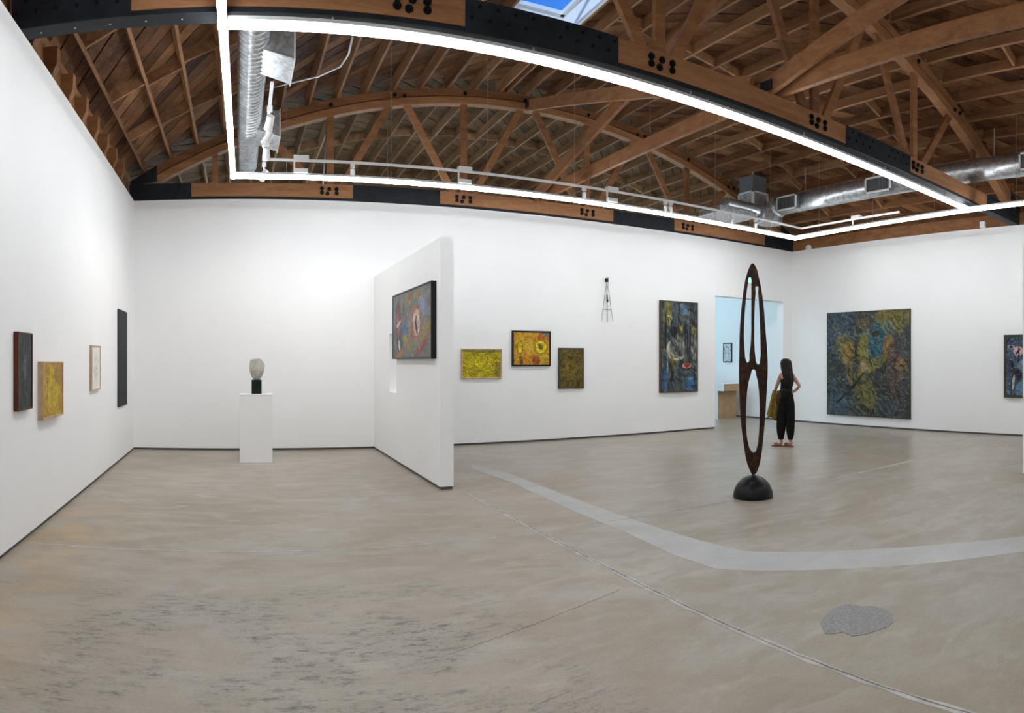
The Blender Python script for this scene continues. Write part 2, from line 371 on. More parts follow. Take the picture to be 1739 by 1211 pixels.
rects = [(SMIN, SMAX, -0.7, YT1, -1, 'plank'), (SMIN, ks0, YT1, YT2, -1, 'plank'), (ks1, SMAX, YT1, YT2, -1, 'plank'),
         (ks0, ks1, YT1, SK[2], -1, 'plank'), (ks0, ks1, SK[3], YT2, -1, 'plank'), (SMIN, SMAX, YT2, Y1, 1, 'plank_rear_dim')]
nb = 0
for (s0, s1, y0, y1, sg, mt) in rects:
    for k in range(-60, 110):
        dr = random.uniform(0, 0.012)
        mb = board_strip(k*PW+(0 if sg < 0 else 0.1), PW-PG, s0, s1, y0, y1, sg, AR+0.19+dr, AR+0.215+dr)
        if mb: mb.build('plank', mt, ceiling, fix=False); nb += 1
# joists, shared mesh per bay
JD, JW = 0.19, 0.042
def joist_mesh(L):
    return MB().box((-JW/2, -L/2, 0), (JW/2, L/2, JD)).mesh('joist')
jm = {}
NJ = 29
for bi, (y0, y1, dphi) in enumerate(((-0.7, YT1+0.12, 0.0034), (YT1-0.12, YT2+0.12, 0.0), (YT2-0.12, Y1, 0.0034))):
    me = joist_mesh(y1-y0); me.materials.append(M['joist'])
    for i in range(NJ):
        ph = -0.491+0.0345*i+dphi
        x, z = arc(ph, AR+0.002)
        if bi == 1 and SK[0]-0.03 < x < SK[1]+0.03:
            for (a, b_, key) in ((y0, SK[2], 'a'), (SK[3], y1, 'b')):
                if key not in jm: jm[key] = joist_mesh(b_-a); jm[key].materials.append(M['joist'])
                inst('joist', jm[key], ceiling, (x, (a+b_)/2, z), (0, ph, 0))
            continue
        inst('joist', me, ceiling, (x, (y0+y1)/2, z), (0, ph, 0))
# trimmers and headers round the skylight
for xx in (SK[0]-0.03, SK[1]+0.03):
    ph = math.asin((xx-AX)/AR); x, z = arc(ph, AR+0.002); me = joist_mesh(YT2-YT1); me.materials.append(M['joist'])
    inst('trimmer_joist', me, ceiling, (x, (YT1+YT2)/2, z), (0, ph, 0))
# blocking between joists
blk = MB().box((-0.235, -0.02, 0.02), (0.235, 0.02, 0.16)).mesh('blocking'); blk.materials.append(M['joist'])
for i in range(NJ-1):
    ph = -0.491+0.0345*(i+0.5)
    for bi, rows in enumerate(([2.4], [8.5], [14.4])):
        rr = list(rows)
        if bi == 1 and (i < 4 or i > 21): rr += [7.0, 10.0]
        if bi == 0 and i > 20: rr += [4.0]
        for r in rr:
            yy = r+(0.06 if i % 2 else -0.06)+random.uniform(-0.05, 0.05)
            x, z = arc(ph+(0.0034 if bi != 1 else 0), AR+0.002)
            if SK[0]-0.3 < x < SK[1]+0.3 and SK[2]-0.1 < yy < SK[3]+0.1: continue
            inst('blocking', blk, ceiling, (x, yy, z), (0, ph, 0))
# wall plates and eaves blocks
struct('trim_1', MB().box((XL-0.3, Y0, H), (XL-0.14, Y1, 5.02)), 'plank', label='timber wall plate above the left wall')
struct('trim_2', MB().box((XR+0.02, Y0, H), (XR+0.16, Y1, H+0.26)), 'beam', label='timber wall plate above the right wall')
struct('trim_3', MB().box((XR+0.16, Y0, H), (XR+0.3, Y1, 5.1)), 'plank', label='boarded eaves above the right wall plate')
tail = MB()
prof = [(0, 0), (0.06, 0.0), (0.09, 0.05), (0.10, 0.12), (0.14, 0.20), (0.15, 0.38), (0, 0.38)]
tail.v = [Vector((p[0], -0.06, p[1])) for p in prof]+[Vector((p[0], 0.06, p[1])) for p in prof]
n_ = len(prof); tail.f = [tuple(range(n_))[::-1], tuple(range(n_, 2*n_))]+[(i, (i+1) % n_, n_+(i+1) % n_, n_+i) for i in range(n_)]
tme = tail.mesh('eaves_block'); tme.materials.append(M['beam'])
for k in range(9):
    inst('eaves_block', tme, ceiling, (XL-0.14, 5.9+k*0.66 if k < 8 else 4.6, H))
# skylight
sky = MB(); zt = 6.93
zl, zr = arcz(SK[0], AR+0.0), arcz(SK[1], AR+0.0)
win = struct('window_1', MB().box((SK[0]-0.02, SK[3]-0.03, zl+0.02), (SK[1]+0.02, SK[3]+0.01, zt)).box((SK[0]-0.02, SK[2]-0.01, zl+0.02), (SK[1]+0.02, SK[2]+0.03, zt))
             .box((SK[0]-0.01, SK[2]+0.03, zl+0.02), (SK[0]+0.03, SK[3]-0.03, zt)).box((SK[1]-0.03, SK[2]+0.03, zr+0.0), (SK[1]+0.01, SK[3]-0.03, zt)), 'blue_white', label='skylight with a pale shaft open to the blue sky')
fr = MB()
for (a, b_) in (((SK[0], SK[2], zt), (SK[1], SK[2]+0.09, zt+0.06)), ((SK[0], SK[3]-0.09, zt), (SK[1], SK[3], zt+0.06)), ((SK[0], SK[2], zt), (SK[0]+0.09, SK[3], zt+0.06)), ((SK[1]-0.09, SK[2], zt), (SK[1], SK[3], zt+0.06)), ((SK[0], 8.1, zt), (SK[1], 8.16, zt+0.06))):
    fr.box(a, b_)
fr.build('window_frame', 'white_metal', win)
MB().box((SK[0]+0.05, SK[2]+0.05, zt+0.03), (SK[1]-0.05, SK[3]-0.05, zt+0.04)).build('pane', 'glass', win)

# ------------------------------------------------------------------ trusses
bolt_me = MB().tube([(0, 0.0, 0), (0, -0.014, 0)], 0.036, 10).tube([(0, -0.012, 0), (0, -0.032, 0)], 0.018, 6).mesh('bolt'); bolt_me.materials.append(M['bolt'])
small_me = MB().tube([(0, 0.0, 0), (0, -0.016, 0)], 0.017, 6).mesh('bolt'); small_me.materials.append(M['bolt'])
pin_me = MB().tube([(0, 0, 0.0), (0, 0, -0.008)], 0.007, 6).mesh('rivet'); pin_me.materials.append(M['conduit'])
CH, STRIP = 0.235, 0.05                               # chord depth, steel strip depth
def truss(label, yf, wid, nodes, plates, rivets=False):
    yb = yf+wid; ym = (yf+yb)/2
    t = thing('roof_truss', label, 'truss', (AX, ym, H))
    L = lambda x, y, z: (x-AX, y-ym, z-H)
    x0, x1 = XL-0.1, XR+0.12
    zc0, zc1 = H+STRIP, H+STRIP+CH
    th = 0.055
    for a in (yf, yb-th):
        MB().box((x0, a, zc0), (x1, a+th, zc1)).build('bottom_chord', 'beam', t, bevel=0.004)
    st = MB().box((x0, yf-0.004, H+0.002), (x1, yb+0.004, H+STRIP-0.012)).box((x0, yf+0.02, H+STRIP-0.012), (x1, yb-0.02, H+STRIP)).build('steel_strip', 'steel', t)
    if rivets:
        for k in range(24): inst('rivet', pin_me, st, L(XL+0.15+k*0.3, ym, H+0.002))
    for lo_, hi_ in ((AR-0.125, AR), (AR-0.27, AR-0.145)):      # laminated top chord, two layers with a slit between
        mb = MB(); arc_slab(mb, AR*math.asin((x0-AX)/AR), AR*math.asin((x1-AX)/AR), yf+0.005, yb-0.005, lo_, hi_); mb.build('top_chord', 'beam', t)
    mids = [nodes[0]-1.27]+[(a+b_)/2 for a, b_ in zip(nodes, nodes[1:])]+[nodes[-1]+1.27]
    wy, ww = 0.06, 0.125
    zr_ = lambda x: arcz(x, AR-0.15)
    zb = zc0+0.10
    for i, x in enumerate(nodes):
        MB().bar((x, ym, zb), (x, ym, zr_(x)), ww, wy, (0, 1, 0)).build('web_member', 'beam', t)
        for dx, xm in ((-0.13, mids[i]), (0.13, mids[i+1])):
            dy = 0.0 if dx < 0 else 0.0
            MB().bar((x+dx, ym+dy, zb), (xm+(0.1 if dx < 0 else -0.1), ym+dy, zr_(xm)), ww, wy, (0, 1, 0)).build('web_member', 'beam', t)
        for (bx, bz) in ((-0.16, 0.155), (-0.16, 0.085), (-0.03, 0.15), (-0.06, 0.07), (0.10, 0.15), (0.10, 0.08)):
            inst('bolt', bolt_me, t, L(x+bx, yf, zc0+bz))
        bx_, bz_ = x, zr_(x)+0.06
        inst('bolt', bolt_me, t, L(x, yf+0.005, bz_))
    for xm in mids:
        for d_ in (-0.09, 0.09): inst('bolt', bolt_me, t, L(xm+d_, yf+0.005, zr_(xm)+0.05))
    for x in (mids[0]-0.75, mids[-1]+0.75):
        MB().bar((x, ym, zb), (x, ym, zr_(x)), 0.1, wy, (0, 1, 0)).build('web_member', 'beam', t)
    for (a, b_) in plates:
        p = MB().box((a, yf-0.014, H+0.004), (b_, yf-0.001, zc1+0.004)).build('steel_plate', 'steel', t, bevel=0.003)
        n = max(3, int((b_-a)/0.155))
        for k in range(n):
            xx = a+(k+0.5)*(b_-a)/n
            if n > 6 and abs(k-(n-1)/2) < 1: continue
            for zz in (0.10, 0.20): inst('bolt', small_me, p, L(xx+(0.04 if zz > 0.15 else -0.03), yf-0.014, zc0-0.02+zz))
    # heel plates where the arch meets the tie
    for sgn, xe in ((1, XL), (-1, XR)):
        xa, xb = xe-0.05*sgn, xe+0.40*sgn
        mb = MB(); za, zb_ = arcz(xa, AR+0.0)-0.02, arcz(xb, AR+0.0)-0.0
        pts = [(xa, zc1-0.02), (xb, zb_-0.28), (xb, zb_), (xa, za)]
        mb.v = [Vector((x, yf-0.018, z)) for x, z in pts]+[Vector((x, yf-0.004, z)) for x, z in pts]
        mb.f = [(0, 1, 2, 3), (7, 6, 5, 4)]+[(i, (i+1) % 4, 4+(i+1) % 4, 4+i) for i in range(4)]
        p = mb.build('heel_plate', 'steel', t)
        for k in range(4):
            for r in (0.3, 0.7):
                u = (k+0.7)/4.4; x = xa+(xb-xa)*u; z = (pts[0][1]*(1-u)+pts[1][1]*u)*(1-r)+(pts[3][1]*(1-u)+pts[2][1]*u)*r
                inst('bolt', small_me, p, L(x, yf-0.018, z))
    return t
def X_at(px, Y): return at_y(px, 600, Y).x
YF1, YF2 = 5.37, YB+0.0
n1 = [X_at(p, YF1) for p in (706, 1128, 1392, 1560)]
p1 = [(XL-0.08, X_at(223, YF1)), (X_at(790, YF1), X_at(1049, YF1)), (X_at(1437, YF1), X_at(1545, YF1)), (11.2, XR+0.1)]
n2 = [X_at(p, YF2) for p in (562, 790, 1000, 1170)]
p2 = [(XL-0.08, X_at(325, YF2)), (X_at(600, YF2), X_at(747, YF2)), (X_at(1042, YF2), X_at(1145, YF2)), (X_at(1299, YF2), XR+0.1)]
truss('near bowstring timber truss with black steel splice plates, crossing above the room', YF1, 0.18, n1, p1, True)
truss('far bowstring timber truss with full arch resting on the back wall', YF2+0.004, 0.18, n2, p2)
# longitudinal bracing along the ridge
XBm = 5.55
def brace(name, label, p, q, w, h):
    t = thing(name, label, 'brace', p)
    MB().bar(p, q, w, h).build('timber', 'beam', t, bevel=0.004)
    return t
zt_ = H+STRIP+CH
for nm, lb, p, q in (
    ('tie_beam', 'long level timber stringer laid across both trusses', (XBm+0.14, -0.6, zt_+0.10), (XBm+0.14, YT2+0.2, zt_+0.10)),
    ('cross_brace', 'timber brace rising from the far truss tie towards the near arch', (XBm-0.02, YT2-0.05, zt_+0.06), (XBm-0.02, YT1+0.12, arcz(XBm)-0.34)),
    ('cross_brace', 'timber brace dropping from the far arch towards the near truss tie', (XBm-0.17, YT2-0.12, arcz(XBm)-0.20), (XBm-0.17, YT1+0.08, zt_+0.10)),
    ('cross_brace', 'timber brace rising from the near truss tie towards the viewer', (XBm-0.02, YT1-0.05, zt_+0.08), (XBm-0.02, -0.6, arcz(XBm)-0.34))):
    o = brace(nm, lb, p, q, 0.07, 0.2)
    if nm == 'cross_brace':
        d = 0.09
        MB().box((p[0]-0.05, p[1]-d, p[2]-0.06), (p[0]+0.05, p[1]+d, p[2]+0.06)).build('steel_bracket', 'steel', o)

# ------------------------------------------------------------------ lights
LZ = 4.25
def led_pt(px, py): return at_z(px, py, LZ)
FLc, BLc, BRc, FRc = led_pt(378, 41), led_pt(396, 299), led_pt(1350, 405), led_pt(1645, 357)
NL = FLc+(FLc-BLc).normalized()*5.6; NR = FRc+(FRc-BRc).normalized()*5.6; NR.y = NL.y
def led_run(t, p, q, lit='led', lap=0.04):
    d = (q-p).normalized(); p2_, q2_ = p-d*lap, q+d*lap
    u = Vector((0, 0, 1))
    MB().bar(p2_+u*0.036, q2_+u*0.036, 0.075, 0.03).build('profile', 'profile', t)
    MB().bar(p2_-u*0.004, q2_-u*0.004, 0.062, 0.05).build('diffuser', lit, t)
def cables(t, p, q, n, ztop=None):
    for k in range(n):
        c = p.lerp(q, (k+0.5)/n); z1 = arcz(c.x, AR+0.195)
        MB().tube([(c.x, c.y, LZ+0.05), (c.x, c.y, z1)], 0.0035, 5).build('suspension_wire', 'cable', t)
t = thing('pendant_light', 'large rectangular loop of glowing white LED tube hung between the trusses', 'light', (FLc+BRc)/2)
for p, q in ((FLc, BLc), (BLc, BRc), (BRc, FRc), (FRc, FLc)): led_run(t, p, q)
cables(t, FLc, BLc, 3); cables(t, BLc, BRc, 7); cables(t, BRc, FRc, 3); 
for k in range(6):
    c_ = FLc.lerp(FRc, (k+0.5)/6); MB().tube([(c_.x, max(c_.y, 5.40), LZ+0.04), (c_.x, max(c_.y, 5.40), H+0.004)], 0.008, 6).build('hanger_stud', 'cable', t)
t = thing('pendant_light', 'second LED tube loop running off the picture past the near truss', 'light', (NL+FRc)/2)
led_run(t, NL, FLc, lap=0); led_run(t, FRc, NR, lap=0); led_run(t, NR, NL)
cables(t, NL, FLc, 3); cables(t, NR, FRc, 3); cables(t, NL, NR, 4)
R4 = [Vector(p) for p in ((0.5, 13.2, LZ), (10.6, 13.2, LZ), (10.6, 16.6, LZ), (0.5, 16.6, LZ))]  # unseen loop, added to give the rear room its cool light
t = thing('pendant_light', 'added unseen cool LED loop lighting the room behind the back wall', 'light', (5.5, 14.9, LZ))
for i in range(4): led_run(t, R4[i], R4[(i+1) % 4], 'rear_fill')
for i in range(4): cables(t, R4[i], R4[(i+1) % 4], 2)

# track rail above the loop
TZ = 4.49
tb0, tbc, tr1 = at_z(455, 271, TZ), at_z(1361, 388, TZ), at_z(1527, 360, TZ)
tl1 = at_z(462, 141, TZ); tl0 = at_z(448, 279, TZ)
def rail(t, p, q):
    MB().bar(p, q, 0.036, 0.034).build('rail', 'white_metal', t)
def hanger(t, p, dirv):
    c = Vector(p); d = Vector(dirv)
    MB().bar(c-d*0.11+Vector((0, 0, 0.03)), c+d*0.11+Vector((0, 0, 0.03)), 0.09, 0.07).build('power_box', 'white_metal', t)
    MB().bar(c-d*0.10+Vector((0, 0, -0.0)), c-d*0.10+Vector((0, 0, LZ+0.05-TZ)), 0.022, 0.022, (0, 1, 0)).build('drop_rod', 'white_metal', t)
    MB().bar(c-d*0.10+Vector((0, 0, LZ+0.08-TZ)), c+d*0.10+Vector((0, 0, LZ+0.08-TZ)), 0.09, 0.06).build('saddle', 'white_metal', t)
t = thing('light_track', 'thin white track rail parallel to the far LED tube', 'track', (tb0+tbc)/2)
rail(t, tb0, tbc)
dB = (tbc-tb0).normalized()
for px, py in ((508, 282), (774, 303), (1016, 334)):
    p = at_z(px, py, TZ); u = (p-tb0).dot(dB); hanger(t, tb0+dB*u, dB)
t = thing('light_track', 'short white track rail turning along the right-hand LED tube', 'track', (tbc+tr1)/2)
rail(t, tbc, tr1); dR = (tr1-tbc).normalized(); hanger(t, tbc+dR*1.55, dR)
t = thing('light_track', 'white track rail beside the spiral duct, crowded with spotlights', 'track', (tl0+tl1)/2)
rail(t, tl0, tl1); dL = (tl1-tl0).normalized(); hanger(t, tl0+dL*0.9, dL)
def spot(label, p, aim, s=1.0, power=72.0):
    p = Vector(p); t = thing('track_spotlight', label, 'spotlight', p, 0, 'white track spotlights')
    d = (Vector(aim)-p).normalized()
    MB().box((p.x-0.03, p.y-0.03, p.z-0.07), (p.x+0.03, p.y+0.03, p.z-0.015)).build('adapter', 'white_metal', t)
    q = p+Vector((0, 0, -0.15*s))
    MB().tube([p+Vector((0, 0, -0.06)), q], 0.012, 6).build('stem', 'white_metal', t)
    h = MB().tube([q-d*0.055*s, q+d*0.06*s, q+d*0.075*s], [0.036*s, 0.04*s, 0.045*s], 12).build('lamp_head', 'white_metal', t, smooth=False)
    MB().tube([q+d*0.076*s, q+d*0.079*s], 0.036*s, 12).build('lens', 'profile', h)
    ld = bpy.data.lights.new('spot_beam', 'SPOT'); ld.energy = power; ld.spot_size = math.radians(95); ld.spot_blend = 0.9; ld.shadow_soft_size = 0.05; ld.color = (1, 0.97, 0.93)
    lo = bpy.data.objects.new('spot_beam', ld); C.objects.link(lo); lo.parent = h
    lo.matrix_local = wm(h).inverted() @ (Matrix.Translation(q+d*0.10*s) @ d.to_track_quat('-Z', 'Y').to_matrix().to_4x4())
wallB = lambda x, z: (x, YB, z-0.9)
for lb, px, aim in (('single white spotlight on the far track right of the duct', 599, wallB(2.2, 1.5)),
                    ('white spotlight just before the third track bracket', 992, wallB(6.5, 1.5)),
                    ('left one of a pair of white spotlights on the far track', 1130, wallB(8.6, 1.6)),
                    ('right one of a pair of white spotlights on the far track', 1139, wallB(9.4, 1.6)),
                    ('white spotlight on the far track near the ceiling vent box', 1243, wallB(10, 2)),
                    ('white spotlight on the far track below the round elbow duct', 1283, wallB(11, 2))):
    s, c = ray(px); den = c*dB.x-s*dB.y; u = (s*tb0.y-c*tb0.x)/den if abs(den) > 1e-6 else 0
    spot(lb, tb0+dB*u, aim)
for i, (lb, u) in enumerate((('lowest hanging white spotlight beside the spiral duct', 0.12), ('second lowest white spotlight beside the spiral duct', 1.15),
                             ('third white spotlight up from the corner beside the spiral duct', 1.75), ('topmost white spotlight of the row beside the spiral duct', 2.3))):
    spot(lb, tl0+dL*u, ((XL, 9.2, 0.8), (0.6, YB, 0.7), (XL, 7.6, 0.6), (-0.6, YB, 0.6))[i], 1.25, 36.0)

# ------------------------------------------------------------------ ducts
def ridged(pts_y, x, z, r, pitch, amp, n=28):
    mb = MB(); y0, y1 = pts_y; k = int((y1-y0)/pitch); P, Rr = [], []
    for i in range(k):
        y = y0+i*pitch
        P += [(x, y, z), (x, y+pitch*0.60, z), (x, y+pitch*0.66, z), (x, y+pitch*0.86, z), (x, y+pitch*0.92, z)]; Rr += [r, r, r+amp, r+amp, r]
    return mb.tube(P, Rr, n)
dx, dz, dr_ = 0.17, 4.93, 0.158
t = thing('spiral_duct', 'ribbed galvanised spiral duct running towards the back wall at left', 'duct', (dx, 7.5, dz))
ridged((3.2, 11.5), dx, dz, dr_, 0.10, 0.013).build('duct_tube', 'galv', t, smooth=True)
for ya, yb in ((6.95, 7.55), (9.35, 10.0)):
    mb = MB(); x0, x1 = dx+0.09, dx+0.42
    pts = [(x0, ya, 4.80), (x1, ya-0.02, 4.70), (x1, ya-0.02, 5.06), (x0, ya, 5.06), (x0, yb, 4.80), (x1, yb+0.02, 4.70), (x1, yb+0.02, 5.06), (x0, yb, 5.06)]
    mb.add(pts, [(0,1,2,3),(7,6,5,4),(4,5,1,0),(5,6,2,1),(6,7,3,2),(7,4,0,3)])
    bx = mb.build('outlet_box', 'galv', t)
    MB().box((x1, ya-0.04, 4.68), (x1+0.015, yb+0.04, 5.08)).build('grille', 'profile', bx)
for yy in (6.2, 8.5, 10.7):
    MB().tube([(dx, yy, dz+dr_), (dx, yy, arcz(dx))], 0.006, 5).build('hanger_wire', 'cable', t)

rx, rz, rr_ = 10.72, 4.97, 0.205
t = thing('round_duct', 'smooth galvanised round duct along the right side of the roof', 'duct', (rx, 6.5, rz))
MB().tube([(rx, y, rz) for y in (1.0, 3.0, 5.0, 6.9, 8.5, 10.15)], rr_, 32).build('duct_tube', 'galv', t, smooth=True)
for y in (2.6, 4.55, 6.6, 8.7):
    MB().tube([(rx, y-0.03, rz), (rx, y+0.03, rz)], rr_+0.008, 32).build('seam_band', 'galv', t, smooth=False)
def register(t, y0, y1, z0, z1, x):
    f = MB()
    for a, b_ in (((x-0.03, y0, z0), (x, y1, z0+0.03)), ((x-0.03, y0, z1-0.03), (x, y1, z1)), ((x-0.03, y0, z0), (x, y0+0.03, z1)), ((x-0.03, y1-0.03, z0), (x, y1, z1))): f.box(a, b_)
    o = f.build('register_frame', 'white_metal', t)
    MB().box((x-0.005, y0+0.01, z0+0.01), (x+0.12, y1-0.01, z1-0.01)).build('register_box', 'grille', o)
    n = 9
    sl = MB().box((0, -0.006, 0), (0.02, 0.006, z1-z0-0.06)).mesh('slat'); sl.materials.append(M['grille'])
    Lp = wm(o).inverted() @ Vector((x-0.024, 0, z0+0.03))
    for k in range(n): inst('slat', sl, o, (Lp.x, Lp.y+y0+(k+0.7)*(y1-y0)/(n+0.4), Lp.z))
for pa, pb in ((1320, 1353), (1470, 1513), (1731, 1790)):
    ya, yb = at_x(pb, 300, rx-rr_-0.09).y, at_x(pa, 300, rx-rr_-0.09).y
    register(t, ya, yb, rz-0.20, rz+0.10, rx-rr_-0.09)
for y in (2.9, 5.0, 7.6, 9.4):
    MB().tube([(rx, y, rz+rr_), (rx, y, arcz(rx))], 0.012, 6).build('hanger_rod', 'conduit', t)
# elbow drum and flexible branch
t2 = thing('elbow_duct', 'round galvanised elbow closing the far end of the right duct', 'duct', (rx, 10.4, 4.8))
el = MB(); P = []
for k in range(9):
    a = PI/2*k/8; P.append((rx, 10.12+0.26*math.sin(a), rz-0.26*(1-math.cos(a))))
el.tube(P, 0.225, 28).build('elbow', 'galv', t2, smooth=True)
MB().tube([(rx-0.05, 10.42, z) for z in (4.90, 4.66, 4.62, 4.60)], [0.27, 0.30, 0.30, 0.27], 32).build('drum', 'galv', t2)
t3 = thing('branch_duct', 'flat galvanised branch duct below the vent box', 'duct', (9.8, 10.6, 4.75))
MB().box((9.05, 10.25, 4.62), (10.1, 10.95, 4.76)).build('duct_box', 'galv', t3, bevel=0.01)
P = [(9.6+0.11*k, 10.4, 4.84) for k in range(9)]
ridge = MB(); pp, rr2 = [], []
for k in range(16): pp += [(9.35+0.06*k, 10.42, 4.85), (9.38+0.06*k, 10.42, 4.85)]; rr2 += [0.12, 0.135]
ridge.tube(pp, rr2, 20).build('flexible_hose', 'galv', t3, smooth=True)
vx, vy = at_y(1279, 300, 10.9).x, 10.9
t4 = thing('vent_box', 'dark hanging vent box with two pale grilles facing the room', 'vent', (vx, vy, 5.1), -0.05)
aa = 0.0
Rz = Matrix.Translation((vx, vy, 0)) @ Matrix.Rotation(-aa, 4, 'Z')
def rbox(lo, hi):
    mb = MB().box(lo, hi); mb.v = [Rz @ v for v in mb.v]; return mb
rbox((-0.22, -0.22, 4.98), (0.22, 0.22, 5.72)).build('box_body', 'grille', t4)
for face in (0, 1):
    f = MB(); hw, z0, z1 = 0.24, 5.0, 5.36
    for a, b_ in (((-hw, z0), (hw, z0+0.035)), ((-hw, z1-0.035), (hw, z1)), ((-hw, z0), (-hw+0.035, z1)), ((hw-0.035, z0), (hw, z1))):
        f.box((a[0], -0.255, a[1]), (b_[0], -0.22, b_[1]))
    R2 = Matrix.Rotation(-PI/2*face, 4, 'Z'); f.v = [Rz @ (R2 @ v) for v in f.v]
    o = f.build('grille_frame', 'white_metal', t4)
    for k in range(8):
        sl = MB().box((-hw+0.03, -0.238, z0+0.045+k*0.035), (hw-0.03, -0.226, z0+0.06+k*0.035)); sl.v = [Rz @ (R2 @ v) for v in sl.v]; sl.build('slat', 'profile', o)
for sx_, sy_ in ((-0.2, -0.2), (0.2, 0.2)):
    p = Rz @ Vector((sx_, sy_, 5.72)); MB().tube([p, (p.x, p.y, arcz(p.x))], 0.01, 5).build('hanger_rod', 'conduit', t4)
# conduits
t = thing('conduit', 'thin grey electrical conduit crossing from the spiral duct to a joist', 'conduit', at_r(470, 152, 9.0))
MB().tube([at_r(446, 153, 9.3), at_r(466, 148, 9.2), at_r(540, 130, 8.8), at_r(578, 113, 8.5), at_r(592, 92, 8.1), at_r(599, 62, 7.4)], 0.014, 8).build('pipe', 'conduit', t, smooth=True)
t = thing('conduit', 'vertical grey conduit behind the far truss', 'conduit', at_r(545, 240, 12.6))
MB().tube([(*at_r(545, 240, 12.7).xy, 4.4), (*at_r(556, 200, 12.7).xy, 6.1)], 0.018, 8).build('pipe', 'conduit', t, smooth=True)
t = thing('tie_rod', 'thin bright metal rod slanting up behind the near truss bolts', 'rod', at_r(1143, 101, 6.85))
MB().tube([at_r(1143, 101, 6.85), at_r(1166, 52, 7.3), at_r(1186, 8, 7.8)], 0.012, 6).build('rod', 'conduit', t)
# small fittings on top of the right wall
p = at_x(1372, 421, XR-0.03)
t = thing('smoke_detector', 'small round white detector above the right wall corner', 'detector', p)
MB().tube([(p.x+0.06, p.y, p.z), (p.x, p.y, p.z)], [0.085, 0.075], 16).build('cover', 'white_metal', t)
MB().tube([(p.x, p.y, p.z), (p.x-0.015, p.y, p.z)], 0.03, 12).build('sensor_ring', 'profile', t)
p = at_x(1669, 379, XR-0.05)
t = thing('junction_box', 'small square white box on top of the right wall', 'box', (p.x, p.y, H))
MB().box((p.x-0.03, p.y-0.06, H), (p.x+0.06, p.y+0.06, H+0.13)).build('cover', 'white_metal', t, bevel=0.004)
MB().box((p.x-0.035, p.y-0.045, H+0.015), (p.x-0.03, p.y+0.045, H+0.115)).build('lid', 'white', t)
# green sign over the opening
p = at_y(1276, 477, YB-0.05)
t = thing('exit_sign', 'small green lit sign above the doorway seen through the sculpture', 'sign', (p.x, YB, p.z+0.1))
MB().box((p.x-0.09, YB-0.05, p.z-0.06), (p.x+0.09, YB, p.z+0.14)).build('housing', 'white_metal', t)
M['green'] = emit('green_sign', (0.0, 0.75, 0.28), 1.1)
MB().box((p.x-0.08, YB-0.056, p.z-0.05), (p.x+0.08, YB-0.05, p.z+0.13)).build('lit_panel', 'green', t)

